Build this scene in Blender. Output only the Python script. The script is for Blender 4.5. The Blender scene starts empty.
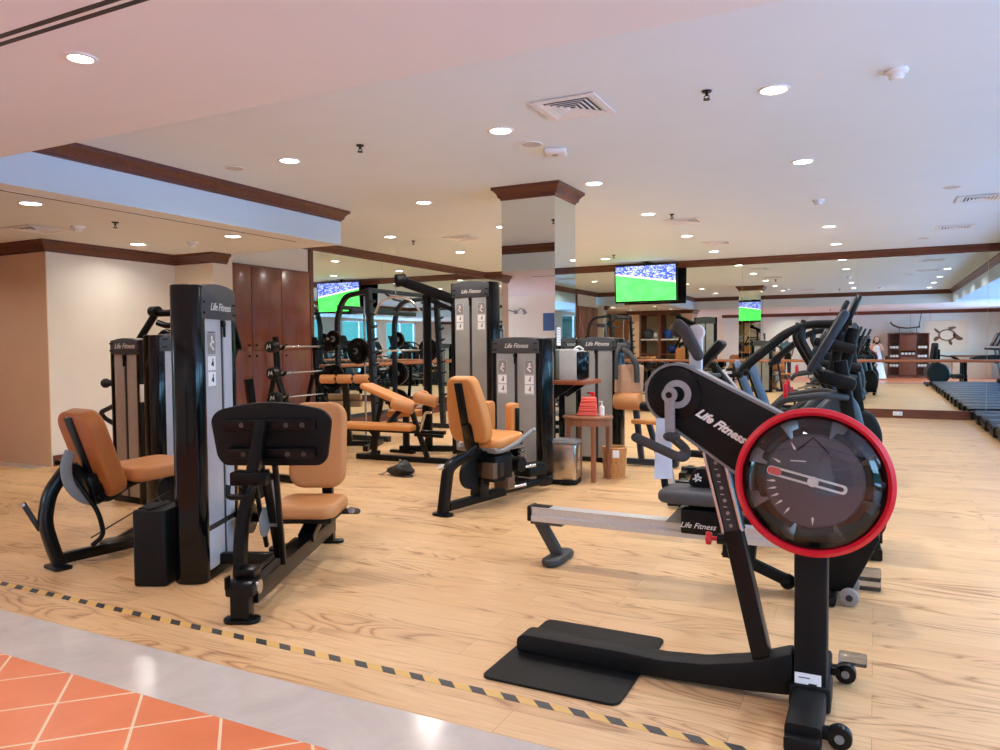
import bpy, bmesh, math, random
from mathutils import Vector as V, Matrix as Mx, Euler
PI = math.pi
random.seed(11)
scene = bpy.context.scene
COL = scene.collection
def R(d): return math.radians(d)
I4 = Mx.Identity(4)

# ---------------------------------------------------------------- materials
def lin(c):
    out = []
    for x in c[:3]:
        x /= 255.0
        out.append(x / 12.92 if x <= 0.04045 else ((x + 0.055) / 1.055) ** 2.4)
    return (out[0], out[1], out[2], 1.0)

class NT:
    """small node-tree helper"""
    def __init__(s, name):
        s.m = bpy.data.materials.new(name); s.m.use_nodes = True
        s.t = s.m.node_tree; s.t.nodes.clear()
        s.out = s.n('ShaderNodeOutputMaterial')
    def n(s, kind, **kw):
        nd = s.t.nodes.new(kind)
        for k, v in kw.items():
            if k.startswith('i_'):
                key = k[2:]
                key = int(key) if key.isdigit() else key.replace('_', ' ')
                nd.inputs[key].default_value = v
            else: setattr(nd, k, v)
        return nd
    def l(s, a, b): s.t.links.new(a, b)
    def math(s, op, a, b=None, c=None, clamp=False):
        nd = s.t.nodes.new('ShaderNodeMath'); nd.operation = op; nd.use_clamp = clamp
        for i, x in enumerate((a, b, c)):
            if x is None: continue
            if isinstance(x, (int, float)): nd.inputs[i].default_value = x
            else: s.l(x, nd.inputs[i])
        return nd.outputs[0]
    def mix(s, f, a, b, blend='MIX'):
        nd = s.t.nodes.new('ShaderNodeMix'); nd.data_type = 'RGBA'; nd.blend_type = blend
        for i, x in ((0, f), (6, a), (7, b)):
            if isinstance(x, (int, float, tuple)): nd.inputs[i].default_value = x
            else: s.l(x, nd.inputs[i])
        return nd.outputs[2]
    def ramp(s, f, stops, interp='LINEAR'):
        nd = s.t.nodes.new('ShaderNodeValToRGB'); cr = nd.color_ramp; cr.interpolation = interp
        while len(cr.elements) < len(stops): cr.elements.new(0.5)
        for e, (p, c) in zip(cr.elements, stops): e.position = p; e.color = c
        s.l(f, nd.inputs[0]); return nd.outputs[0]
    def mapping(s, scale=(1, 1, 1), rot=(0, 0, 0), loc=(0, 0, 0), coord='Object'):
        tc = s.n('ShaderNodeTexCoord'); mp = s.n('ShaderNodeMapping')
        mp.inputs['Scale'].default_value = scale; mp.inputs['Rotation'].default_value = rot
        mp.inputs['Location'].default_value = loc
        s.l(tc.outputs[coord], mp.inputs[0]); return mp.outputs[0]
    def noise(s, vec, scale, detail=3, rough=.5, dist=0):
        nd = s.n('ShaderNodeTexNoise'); nd.inputs['Scale'].default_value = scale
        nd.inputs['Detail'].default_value = detail; nd.inputs['Roughness'].default_value = rough
        nd.inputs['Distortion'].default_value = dist
        s.l(vec, nd.inputs['Vector']); return nd.outputs['Fac']
    def pbr(s, col, rough=.5, metal=0., bump=None, bstr=.2, bdist=.01, **kw):
        b = s.n('ShaderNodeBsdfPrincipled')
        if isinstance(col, tuple): b.inputs['Base Color'].default_value = col
        else: s.l(col, b.inputs['Base Color'])
        if isinstance(rough, (int, float)): b.inputs['Roughness'].default_value = rough
        else: s.l(rough, b.inputs['Roughness'])
        b.inputs['Metallic'].default_value = metal
        for k, v in kw.items(): b.inputs[k.replace('_', ' ')].default_value = v
        if bump is not None:
            bp = s.n('ShaderNodeBump'); bp.inputs['Strength'].default_value = bstr
            bp.inputs['Distance'].default_value = bdist
            s.l(bump, bp.inputs['Height']); s.l(bp.outputs[0], b.inputs['Normal'])
        s.l(b.outputs[0], s.out.inputs[0]); return b

def simple(name, rgb, rough=.5, metal=0., var=.06, scale=30., bump=0., coat=0., spec=.5):
    t = NT(name); vec = t.mapping()
    f = t.noise(vec, scale, 4)
    c = lin(rgb)
    lo = tuple(x * (1 - var) for x in c[:3]) + (1,); hi = tuple(min(1, x * (1 + var)) for x in c[:3]) + (1,)
    col = t.ramp(f, [(.3, lo), (.7, hi)])
    t.pbr(col, rough, metal, f if bump else None, bump, .004, Coat_Weight=coat, Coat_Roughness=.08, Specular_IOR_Level=spec)
    return t.m

def wood(name, c1, c2, rough=.35, axis=0, scale=1., coat=.25):
    t = NT(name)
    sc = [14, 14, 14]; sc[axis] = 1.1
    vec = t.mapping(tuple(x * scale for x in sc))
    f = t.noise(vec, 2.2, 5, .6, 1.2)
    f2 = t.noise(vec, 9, 3)
    col = t.mix(t.math('MULTIPLY', f2, .35), t.ramp(f, [(.3, lin(c1)), (.7, lin(c2))]), lin(tuple(x * .7 for x in c1)))
    t.pbr(col, rough, 0, f2, .06, .002, Coat_Weight=coat, Coat_Roughness=.15)
    return t.m

def emit(name, rgb, s):
    t = NT(name); e = t.n('ShaderNodeEmission'); e.inputs[0].default_value = lin(rgb); e.inputs[1].default_value = s
    t.l(e.outputs[0], t.out.inputs[0]); return t.m

def mirror_mat(name, rgb, rough=.0):
    t = NT(name); t.pbr(lin(rgb), rough, 1.0); return t.m

def glassy(name, rgb, w, rough=.02, ior_blend=.12):
    """thin clear sheet: see-through with a glossy sheen"""
    t = NT(name)
    tr = t.n('ShaderNodeBsdfTransparent'); tr.inputs[0].default_value = lin(rgb)
    gl = t.n('ShaderNodeBsdfGlossy'); gl.inputs['Roughness'].default_value = rough
    lw = t.n('ShaderNodeLayerWeight'); lw.inputs[0].default_value = ior_blend
    mx = t.n('ShaderNodeMixShader')
    t.l(t.math('ADD', t.math('MULTIPLY', lw.outputs['Fresnel'], .9), w, clamp=True), mx.inputs[0])
    t.l(tr.outputs[0], mx.inputs[1]); t.l(gl.outputs[0], mx.inputs[2]); t.l(mx.outputs[0], t.out.inputs[0])
    return t.m

# ---------------------------------------------------------------- geometry
def fillet(pts, r, n=5, closed=False):
    pts = [V(p) for p in pts]
    if r <= 0: return pts
    out = []; N = len(pts)
    for i, p in enumerate(pts):
        if not closed and i in (0, N - 1): out.append(p); continue
        a = pts[i - 1] - p; b = pts[(i + 1) % N] - p
        d = min(r, a.length * .48, b.length * .48)
        if a.length < 1e-6 or b.length < 1e-6: out.append(p); continue
        q0 = p + a.normalized() * d; q1 = p + b.normalized() * d
        for k in range(n + 1):
            t = k / n
            out.append(q0 * (1 - t) ** 2 + p * 2 * t * (1 - t) + q1 * t * t)
    return out

def rrect(w, h, r, n=4):
    """rounded rectangle polygon, centred"""
    r = min(r, w * .499, h * .499); out = []
    for cx, cy, a0 in ((w / 2 - r, h / 2 - r, 0), (-w / 2 + r, h / 2 - r, 90), (-w / 2 + r, -h / 2 + r, 180), (w / 2 - r, -h / 2 + r, 270)):
        for k in range(n + 1):
            a = R(a0 + 90 * k / n); out.append((cx + r * math.cos(a), cy + r * math.sin(a)))
    return out

class B:
    def __init__(s): s.bm = bmesh.new()
    def merge(s, t, M=I4):
        me = bpy.data.meshes.new('tmp'); t.transform(M); t.to_mesh(me); t.free(); s.bm.from_mesh(me); bpy.data.meshes.remove(me); return s
    def box(s, c, sz, rot=(0, 0, 0), bev=0., seg=2):
        t = bmesh.new(); bmesh.ops.create_cube(t, size=1); bmesh.ops.scale(t, vec=sz, verts=t.verts)
        if bev: bmesh.ops.bevel(t, geom=t.edges[:], offset=min(bev, min(sz) * .49), segments=seg, affect='EDGES', profile=.5)
        return s.merge(t, Mx.Translation(c) @ Euler([R(a) for a in rot]).to_matrix().to_4x4())
    def span(s, a, b, bev=0., seg=2):
        a, b = V(a), V(b); d = b - a
        return s.box((a + b) / 2, [abs(x) for x in d], bev=bev, seg=seg)
    def cyl(s, p0, p1, r0, r1=None, n=20, bev=0.):
        p0, p1 = V(p0), V(p1); d = p1 - p0; r1 = r0 if r1 is None else r1
        t = bmesh.new(); bmesh.ops.create_cone(t, cap_ends=True, segments=n, radius1=r0, radius2=r1, depth=d.length)
        if bev: bmesh.ops.bevel(t, geom=[e for e in t.edges if abs(e.verts[0].co.z - e.verts[1].co.z) < 1e-6], offset=bev, segments=2, affect='EDGES', profile=.5)
        return s.merge(t, Mx.Translation((p0 + p1) / 2) @ d.to_track_quat('Z', 'Y').to_matrix().to_4x4())
    def sph(s, c, r, n=16, rot=(0, 0, 0)):
        t = bmesh.new(); bmesh.ops.create_uvsphere(t, u_segments=n, v_segments=max(6, n * 2 // 3), radius=1)
        sc = (r, r, r) if isinstance(r, (int, float)) else r
        return s.merge(t, Mx.Translation(c) @ Euler([R(a) for a in rot]).to_matrix().to_4x4() @ Mx.Diagonal((*sc, 1)))
    def sweep(s, pts, prof, closed=False, up=None):
        """prof: list of (a,b); a along side, b along up"""
        pts = [V(p) for p in pts]; N = len(pts); rings = []; prev = None
        for i in range(N):
            if closed: d = pts[(i + 1) % N] - pts[i - 1]
            else: d = pts[min(i + 1, N - 1)] - pts[max(i - 1, 0)]
            d.normalize()
            if up is not None:
                side = d.cross(V(up))
                if side.length < 1e-4: side = prev or V((1, 0, 0))
            elif prev is None:
                side = d.cross(V((0, 0, 1)))
                if side.length < 1e-3: side = d.cross(V((0, 1, 0)))
            else: side = prev - d * prev.dot(d)
            side.normalize(); prev = side; u = side.cross(d)
            pr = prof[i] if isinstance(prof[0], list) else prof
            rings.append([s.bm.verts.new(pts[i] + side * a + u * b) for a, b in pr])
        n = len(rings[0])
        for i in range(N if closed else N - 1):
            r0, r1 = rings[i], rings[(i + 1) % N]
            for k in range(n): s.bm.faces.new((r0[k], r0[(k + 1) % n], r1[(k + 1) % n], r1[k]))
        if not closed:
            s.bm.faces.new(rings[0][::-1]); s.bm.faces.new(rings[-1])
        return s
    def tube(s, pts, r, fil=0., n=10, closed=False, seg=5):
        pts = fillet(pts, fil, seg, closed)
        if isinstance(r, (list, tuple)):
            prof = [[(q * math.cos(2 * PI * k / n), q * math.sin(2 * PI * k / n)) for k in range(n)] for q in r]
        else: prof = [(r * math.cos(2 * PI * k / n), r * math.sin(2 * PI * k / n)) for k in range(n)]
        return s.sweep(pts, prof, closed)
    def bar(s, pts, w, h, up=(0, 0, 1), fil=0., bev=.006, closed=False):
        """rectangular section beam: w sideways, h along up"""
        return s.sweep(fillet(pts, fil, 6, closed), rrect(w, h, bev, 2), closed, up)
    def prism(s, poly, t, M=I4, bev=0., seg=2):
        """polygon in local xy extruded from z=0 to z=t, then M"""
        b = bmesh.new(); vs = [b.verts.new((x, y, 0)) for x, y in poly]; f = b.faces.new(vs)
        r = bmesh.ops.extrude_face_region(b, geom=[f]); bmesh.ops.translate(b, vec=(0, 0, t), verts=[v for v in r['geom'] if isinstance(v, bmesh.types.BMVert)])
        bmesh.ops.recalc_face_normals(b, faces=b.faces)
        if bev: bmesh.ops.bevel(b, geom=[e for e in b.edges if abs(e.verts[0].co.z - e.verts[1].co.z) < 1e-6], offset=bev, segments=seg, affect='EDGES', profile=.5)
        return s.merge(b, M)
    def lathe(s, prof, M=I4, n=28, closed=False):
        """profile (r,z) turned about z"""
        b = bmesh.new(); rings = []
        for r, z in prof:
            rings.append([b.verts.new((max(r, 1e-5) * math.cos(2 * PI * k / n), max(r, 1e-5) * math.sin(2 * PI * k / n), z)) for k in range(n)])
        L = len(rings)
        for i in range(L if closed else L - 1):
            for k in range(n): b.faces.new((rings[i][k], rings[i][(k + 1) % n], rings[(i + 1) % L][(k + 1) % n], rings[(i + 1) % L][k]))
        bmesh.ops.remove_doubles(b, verts=b.verts, dist=2e-5); bmesh.ops.recalc_face_normals(b, faces=b.faces)
        return s.merge(b, M)
    def obj(s, name, mat, parent=None, M=None, smooth=38):
        if M is not None: s.bm.transform(M)
        bmesh.ops.recalc_face_normals(s.bm, faces=s.bm.faces)
        me = bpy.data.meshes.new(name); s.bm.to_mesh(me); s.bm.free()
        me.materials.append(mat)
        for p in me.polygons: p.use_smooth = True
        me.set_sharp_from_angle(angle=R(smooth))
        o = bpy.data.objects.new(name, me); COL.objects.link(o)
        if parent is not None: o.parent = parent
        return o

def tag(o, label, cat, group=None, kind=None):
    o['label'] = label; o['category'] = cat
    if group: o['group'] = group
    if kind: o['kind'] = kind
    return o
def thing(name, label, cat, loc=(0, 0, 0), rz=0., group=None):
    o = bpy.data.objects.new(name, None); o.empty_display_size = .1; COL.objects.link(o)
    o.location = loc; o.rotation_euler = (0, 0, R(rz))
    return tag(o, label, cat, group)
def struct(o): o['kind'] = 'structure'; return o
def dup(root, loc=None, rz=None, label=None, group=None):
    def rec(o, par):
        c = o.copy(); COL.objects.link(c)
        if par is not None: c.parent = par
        for ch in o.children: rec(ch, c)
        return c
    r = rec(root, None)
    if loc is not None: r.location = loc
    if rz is not None: r.rotation_euler = (0, 0, R(rz))
    if label: r['label'] = label
    if group: r['group'] = group
    return r
def lettering(text, size, mat, parent, M, shear=.35, name='logo_lettering', ext=.0012, align='CENTER', bold=.0):
    cu = bpy.data.curves.new(name, 'FONT'); cu.body = text; cu.size = size; cu.shear = shear; cu.extrude = ext
    cu.align_x = align; cu.align_y = 'CENTER'; cu.offset = bold; cu.resolution_u = 3
    cu.materials.append(mat)
    tmp = bpy.data.objects.new('tmp', cu); COL.objects.link(tmp)
    bpy.context.view_layer.update()
    me = bpy.data.meshes.new_from_object(tmp); bpy.data.objects.remove(tmp)
    me.transform(M); me.name = name
    o = bpy.data.objects.new(name, me); COL.objects.link(o); o.parent = parent
    return o
def face_M(o, xdir, up, ):
    """matrix whose local x is xdir, y is up, z the outward normal"""
    x = V(xdir).normalized(); z = x.cross(V(up)).normalized(); y = z.cross(x)
    m = Mx((x, y, z)).transposed().to_4x4(); m.translation = V(o); return m
ORD = ['first', 'second', 'third', 'fourth', 'fifth', 'sixth', 'seventh', 'eighth', 'ninth', 'tenth', 'eleventh', 'twelfth', 'thirteenth', 'fourteenth']
SKY, EXPO = 10.0, 0.65
# ---------------------------------------------------------------- palette
black = simple('black_powder_coat', (11, 11, 12), .28, 0, .1, 60, .05, .05, .22)
black_matt = simple('black_matt_plastic', (15, 15, 16), .55, 0, .1, 80, .08, 0, .22)
rubber = simple('rubber_grip', (52, 51, 52), .7, 0, .1, 120, .2)
gloss = simple('gloss_black_column', (8, 11, 13), .12, 0, .1, 20, 0, .15, .25)
shroud = simple('grey_shroud_plastic', (176, 180, 190), .42, 0, .03, 8)
shroud2 = simple('smoked_shroud_plastic', (150, 150, 150), .3, 0, .10, 3.5)
header = simple('dark_grey_header', (66, 70, 76), .45, 0, .05, 40)
slotm = simple('dark_slot', (40, 40, 44), .5)
vinyl = simple('tan_vinyl', (198, 136, 84), .45, 0, .05, 90, .06, 0, .4)
vinyl_dk = simple('shaded_brown_vinyl', (164, 98, 46), .48, 0, .05, 90, .06, 0, .4)  # brown backrest vinyl, darkened further for the shade on its backlit side
vinyl_or = simple('orange_tan_vinyl', (208, 140, 78), .45, 0, .05, 90, .06, 0, .4)
vinyl_blue = simple('slate_blue_vinyl', (70, 100, 132), .45, 0, .05, 90, .05)
chrome = simple('brushed_chrome', (205, 205, 205), .22, 1., .05, 60)
alu = simple('aluminium', (206, 207, 210), .32, .35, .05, 60)
greypl = simple('grey_plastic', (150, 148, 148), .5, 0, .04, 40)
steelgrey = simple('grey_metal_paint', (128, 130, 132), .4, .2, .05, 50)
white = simple('white_plastic', (236, 234, 230), .5, 0, .02, 30)
paper = simple('white_paper', (238, 240, 242), .8, 0, .03, 20)
paper_bl = simple('pale_blue_paper', (205, 226, 244), .7, 0, .03, 20)
ink = simple('printed_ink', (40, 40, 42), .7)
pink_ink = simple('pink_ink', (222, 120, 120), .7)
red = simple('red_plastic', (214, 22, 44), .35, 0, .05, 30, 0, .3)
cable = simple('black_cable', (25, 25, 25), .6)
towel_w = simple('white_towel', (238, 236, 230), .95, 0, .05, 150, .5)
towel_r = simple('coral_towel', (244, 110, 98), .95, 0, .08, 150, .5)
steel = simple('brushed_steel', (196, 188, 178), .26, 1., .08, 5)
crown_w = wood('crown_wood', (84, 40, 24), (122, 62, 38), .4, 0, .6)
crown_wy = wood('crown_wood_y', (84, 40, 24), (122, 62, 38), .4, 1, .6)
ward_w = wood('wardrobe_wood', (112, 56, 40), (138, 74, 54), .3, 2, .6, .4)
barre_w = wood('barre_wood', (150, 84, 52), (186, 112, 72), .35, 0, .6)
shelf_w = wood('shelf_wood', (150, 78, 48), (182, 104, 66), .35, 1, .8)
table_w = wood('table_wood', (140, 88, 62), (176, 118, 84), .4, 2, .8)
cab_w = wood('cabinet_wood', (112, 60, 44), (140, 82, 60), .4, 2, .7)
wicker = simple('wicker_weave', (196, 140, 82), .7, 0, .25, 40, .6)
mirror = mirror_mat('mirror_glass', (226, 232, 226))
clear = glassy('clear_dome', (240, 244, 246), .05, .02, .2)
pane = glassy('window_glass', (240, 250, 255), .02, .0, .1)
cplastic = glassy('clear_plastic', (216, 222, 232), .05, .15, .12)
lampm = emit('lamp_glow', (255, 250, 240), 12.)
skin = simple('skin', (206, 158, 130), .55, 0, .04, 30)
hairm = simple('dark_hair', (46, 34, 30), .6, 0, .1, 80, .3)

def wall_paint(name, rgb, var=.02):
    return simple(name, rgb, .75, 0, var, 3., .0)
wall_cream = wall_paint('cream_wall_paint', (232, 218, 196))
wall_white = wall_paint('warm_white_paint', (236, 228, 216))
wall_tan = wall_paint('tan_wall_paint', (232, 198, 166))
ceil_m = wall_paint('ceiling_paint', (228, 238, 242), .01)
ceil_p = wall_paint('ceiling_paint_front', (230, 232, 230), .01)
soffit_m = wall_paint('soffit_window_tint', (206, 226, 240), .01)  # cool window light tinted into the soffit colour

def wood_floor():
    t = NT('plank_floor')
    vec = t.mapping()
    br = t.n('ShaderNodeTexBrick'); br.offset = .37; br.offset_frequency = 2
    br.inputs['Scale'].default_value = 1; br.inputs['Mortar Size'].default_value = .0012; br.inputs['Mortar Smooth'].default_value = .3
    br.inputs['Brick Width'].default_value = 1.25; br.inputs['Row Height'].default_value = .185; br.inputs['Bias'].default_value = 0
    br.inputs['Color1'].default_value = (0, 0, 0, 1); br.inputs['Color2'].default_value = (1, 1, 1, 1); br.inputs['Mortar'].default_value = (.5, .5, .5, 1)
    t.l(vec, br.inputs['Vector'])
    rnd = t.n('ShaderNodeSeparateColor'); t.l(br.outputs['Color'], rnd.inputs[0]); pr = rnd.outputs[0]
    # each plank gets its own stretch of grain
    off = t.n('ShaderNodeCombineXYZ'); t.l(t.math('MULTIPLY', pr, 37.), off.inputs[0]); t.l(t.math('MULTIPLY', pr, 11.), off.inputs[1])
    add = t.n('ShaderNodeVectorMath'); t.l(vec, add.inputs[0]); t.l(off.outputs[0], add.inputs[1])
    st = t.n('ShaderNodeMapping'); st.inputs['Scale'].default_value = (1.0, 5.5, 1); t.l(add.outputs[0], st.inputs[0])
    big = t.noise(st.outputs[0], 1.1, 2, .5, .4)
    # cathedral figure: contour lines of a stretched noise
    cont = t.math('FRACT', t.math('MULTIPLY', t.noise(st.outputs[0], .9, 1.5, .35, .6), 13.))
    line = t.math('SUBTRACT', 1., t.math('ABSOLUTE', t.math('SUBTRACT', t.math('MULTIPLY', cont, 2.), 1.)))
    line = t.math('POWER', line, 3.)
    mask = t.ramp(t.noise(st.outputs[0], .75, 2, .5), [(.44, (0, 0, 0, 1)), (.60, (1, 1, 1, 1))])
    st2 = t.n('ShaderNodeMapping'); st2.inputs['Scale'].default_value = (2.5, 60, 1); t.l(add.outputs[0], st2.inputs[0])
    fine = t.noise(st2.outputs[0], 1.6, 3, .6)
    line = t.math('MULTIPLY', t.math('MULTIPLY', line, mask), t.math('MULTIPLY', fine, 1.5))
    base = t.mix(big, lin((236, 202, 154)), lin((220, 178, 128)))
    base = t.mix(t.math('MULTIPLY', pr, .35), base, lin((206, 160, 114)))
    base = t.mix(t.math('MULTIPLY', t.math('SUBTRACT', fine, .35), 1.2, clamp=True), base, lin((188, 138, 92)))
    base = t.mix(t.math('MULTIPLY', line, 1.0, clamp=True), base, lin((140, 86, 46)))
    base = t.mix(t.math('MULTIPLY', br.outputs['Fac'], .55), base, lin((120, 84, 56)))
    rg = t.math('ADD', t.math('MULTIPLY', fine, .15), .30)
    t.pbr(base, rg, 0, fine, .05, .002, Specular_IOR_Level=.4)
    return t.m
floor_m = wood_floor()

def tile_floor():
    t = NT('terracotta_tiles')
    vec = t.mapping((1, 1, 1), (0, 0, R(45)), (0, 0, 0))
    mp = t.n('ShaderNodeMapping'); mp.inputs['Location'].default_value = (2.93, -1.85, 0)
    tc = t.n('ShaderNodeTexCoord'); t.l(tc.outputs['Object'], mp.inputs[0])
    mp2 = t.n('ShaderNodeMapping'); mp2.inputs['Rotation'].default_value = (0, 0, R(45)); t.l(mp.outputs[0], mp2.inputs[0])
    br = t.n('ShaderNodeTexBrick'); br.offset = 0
    for k, v in (('Scale', 1), ('Mortar Size', .006), ('Mortar Smooth', .1), ('Brick Width', .316), ('Row Height', .316)): br.inputs[k].default_value = v
    br.inputs['Color1'].default_value = (0, 0, 0, 1); br.inputs['Color2'].default_value = (1, 1, 1, 1)
    t.l(mp2.outputs[0], br.inputs['Vector'])
    n = t.noise(mp2.outputs[0], 5, 4); n2 = t.noise(mp2.outputs[0], 40, 3)
    c = t.mix(n, lin((218, 116, 74)), lin((238, 146, 98)))
    c = t.mix(t.math('MULTIPLY', n2, .25), c, lin((200, 100, 66)))
    c = t.mix(br.outputs['Fac'], c, lin((236, 206, 172)))
    t.pbr(c, .32, 0, br.outputs['Fac'], .3, -.002)
    return t.m
tile_m = tile_floor()

def marble():
    t = NT('grey_marble'); vec = t.mapping()
    n = t.noise(vec, 2.2, 6, .6, 1.5); n2 = t.noise(vec, 9, 4, .6, .8)
    c = t.ramp(n, [(.3, lin((192, 182, 172))), (.7, lin((212, 202, 192)))])
    c = t.mix(t.math('MULTIPLY', n2, .3), c, lin((182, 170, 166)))
    t.pbr(c, .16, 0); return t.m
marble_m = marble()

def hazard():
    t = NT('hazard_stripes'); tc = t.n('ShaderNodeTexCoord'); sp = t.n('ShaderNodeSeparateXYZ'); t.l(tc.outputs['Object'], sp.inputs[0])
    u = t.math('ADD', sp.outputs[0], t.math('MULTIPLY', sp.outputs[1], .95))
    f = t.math('FRACT', t.math('ADD', t.math('DIVIDE', u, .1483), 100.055))
    k = t.math('LESS_THAN', f, .46)
    n = t.noise(tc.outputs['Object'], 30, 3)
    ye = t.mix(n, lin((226, 186, 112)), lin((214, 168, 92)))
    t.pbr(t.mix(k, ye, lin((62, 60, 60))), .5); return t.m
hazard_m = hazard()

def tv_screen():
    t = NT('football_broadcast'); tc = t.n('ShaderNodeTexCoord'); sp = t.n('ShaderNodeSeparateXYZ'); t.l(tc.outputs['Generated'], sp.inputs[0])
    x, z = sp.outputs[0], sp.outputs[2]
    edge = t.math('SUBTRACT', .76, t.math('MULTIPLY', x, .27))         # stand / pitch boundary falls to the right
    d = t.math('SUBTRACT', z, edge)
    vo = t.n('ShaderNodeTexVoronoi'); vo.inputs['Scale'].default_value = 26
    mp = t.n('ShaderNodeMapping'); mp.inputs['Scale'].default_value = (1.7, 1, 1); t.l(tc.outputs['Generated'], mp.inputs[0]); t.l(mp.outputs[0], vo.inputs['Vector'])
    sc = t.n('ShaderNodeSeparateColor'); t.l(vo.outputs['Color'], sc.inputs[0])
    crowd = t.ramp(sc.outputs[0], [(0, lin((26, 40, 130))), (.35, lin((74, 96, 200))), (.65, lin((150, 164, 236))), (1, lin((225, 228, 250)))])
    patch = t.noise(mp.outputs[0], 6, 2); crowd = t.mix(t.math('MULTIPLY', patch, .5), crowd, lin((60, 80, 190)))
    stripes = t.noise(mp.outputs[0], 3, 1)
    grass = t.mix(stripes, lin((60, 222, 70)), lin((110, 250, 120)))
    col = t.mix(t.math('GREATER_THAN', d, 0), grass, lin((240, 214, 240)))
    col = t.mix(t.math('GREATER_THAN', d, .045), col, crowd)
    e = t.n('ShaderNodeEmission'); t.l(col, e.inputs[0]); e.inputs[1].default_value = 1.5
    t.l(e.outputs[0], t.out.inputs[0]); return t.m
screen_m = tv_screen()
# ---------------------------------------------------------------- setting
CE, LO, YB, XL, XW, YF = 3.18, 2.74, 16.03, -8.43, 4.60, -3.0
def S(name, mat, *spans, bev=0):
    b = B()
    for a, c in spans: b.span(a, c, bev)
    return struct(b.obj(name, mat))
# floors
S('floor', floor_m, ((-9.55, 2.40, -.05), (XW, YB + .02, 0)), ((-8.72, 3.2, -.05), (-6, 2.3, 0)))
S('floor_border', marble_m, ((-9.9, 2.05, -.05), (XW, 2.40, .001)), ((-9.9, 2.40, -.05), (-9.55, 5.7, .001)), ((-9.55, 5.45, -.05), (-8.97, 5.7, .0012)))
S('floor_tiles', tile_m, ((-13, YF, -.05), (XW, 2.05, 0)), ((-13, 2.05, -.05), (-9.9, 5.7, 0)))
# ceilings
S('ceiling', ceil_m, ((-8.6, 3.0, CE), (2.4, YB + .1, CE + .1)))
S('ceiling_front', ceil_p, ((-6.2, YF - .1, LO), (XW + .1, 3.13, CE + .1)))
S('ceiling_recess', ceil_p, ((-13, YF - .1, LO), (-6.203, 7.815, LO + .06)))
S('ceiling_soffit_left', soffit_m, ((-6.35, 3.0, LO + .002), (-6.2, 7.82, CE + .05)), ((-8.6, 7.7, LO + .002), (-6.351, 7.82, CE + .05)))
S('ceiling_soffit_right', soffit_m, ((2.25, 3.131, LO), (XW + .1, YB + .1, CE + .1)))
# walls
S('wall_back', wall_cream, ((-8.6, YB + .012, 0), (XW + .15, YB + .2, CE + .05)))
S('wall_left', wall_cream, ((-8.6, 7.88, 0), (XL - .012, YB + .05, CE + .05)))
S('wall_left_recess', wall_white, ((-9.1, 5.69, 0), (-8.95, 7.6, LO + .02)))
S('wall_left_pilaster', wall_cream, ((-9.1, 7.55, 0), (-8.2, 7.90, LO + .02)))
S('wall_left_lobby', wall_tan, ((-13, 5.68, 0), (-8.951, 5.82, LO + .02)))
S('wall_front_lobby', wall_tan, ((-13, .9, 0), (-8.7, 1.02, LO + .02)), ((-13.1, .9, 0), (-13, 5.8, LO + .02)))
S('wall_front_alcove', wall_tan, ((-8.7, 1.0, 0), (-8.28, 3.3, LO + .02)), ((-6.72, 2.3, 0), (-6.25, 3.3, LO + .02)), ((-8.3, 2.3, 0), (-6.7, 2.42, LO + .02)))
S('wall_front', wall_paint('pale_grey_paint', (222, 226, 220)), ((-6.2, YF - .15, 0), (XW + .15, YF, LO + .02)))
S('wall_front_left', wall_cream, ((-13, YF - .15, 0), (-6.2, YF, LO + .02)))
# window wall: piers, sill, head
PIERS = [(YF, -1.0), (1.6, 2.3), (5.0, 6.3), (8.3, 8.9), (11.6, 12.2), (14.9, YB + .1)]
wb = B(); wb.span((XW, YF, 0), (XW + .15, YB + .1, .14)); wb.span((XW, YF, 2.66), (XW + .15, YB + .1, LO + .05))
for a, c in PIERS: wb.span((XW, a, .14), (XW + .15, c, 2.66))
struct(wb.obj('wall_right', wall_cream))
frm = simple('window_frame_paint', (225, 226, 226), .5)
for i in range(5):
    a, c = PIERS[i][1], PIERS[i + 1][0]; m = (a + c) / 2
    w = B()
    for y in (a + .03, m, c - .03): w.span((XW + .03, y - .03, .14), (XW + .10, y + .03, 2.66))
    for z in (.17, 2.63): w.span((XW + .03, a, z - .03), (XW + .10, c, z + .03))
    wf = struct(w.obj('window_%d' % (i + 1), frm))
    B().span((XW + .06, a + .05, .19), (XW + .066, c - .05, 2.61)).obj('window_pane', pane, wf)
# crown mouldings, mitred
CP = [(0, -.14), (.010, -.14), (.012, -.122), (.03, -.115), (.042, -.075), (.072, -.04), (.088, -.034), (.09, 0), (0, 0)]
def crown(name, path, z, mat, closed=False, sc=1., flip=1):
    b = B(); P = [V((x, y, 0)) for x, y in path]; N = len(P); rings = []
    for i in range(N):
        ds = []
        if closed or i > 0: ds.append((P[i] - P[i - 1]).normalized())
        if closed or i < N - 1: ds.append((P[(i + 1) % N] - P[i]).normalized())
        ns = [V((d.y, -d.x, 0)) * flip for d in ds]
        m = ns[0] if len(ns) == 1 else (ns[0] + ns[1]) / (1 + ns[0].dot(ns[1]))
        rings.append([b.bm.verts.new(P[i] + m * a * sc + V((0, 0, z + q * sc))) for a, q in CP])
    n = len(CP)
    for i in range(N if closed else N - 1):
        for k in range(n): b.bm.faces.new((rings[i][k], rings[i][(k + 1) % n], rings[(i + 1) % N][(k + 1) % n], rings[(i + 1) % N][k]))
    if not closed: b.bm.faces.new(rings[0]); b.bm.faces.new(rings[-1])
    return struct(b.obj(name, mat, smooth=25))
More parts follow.
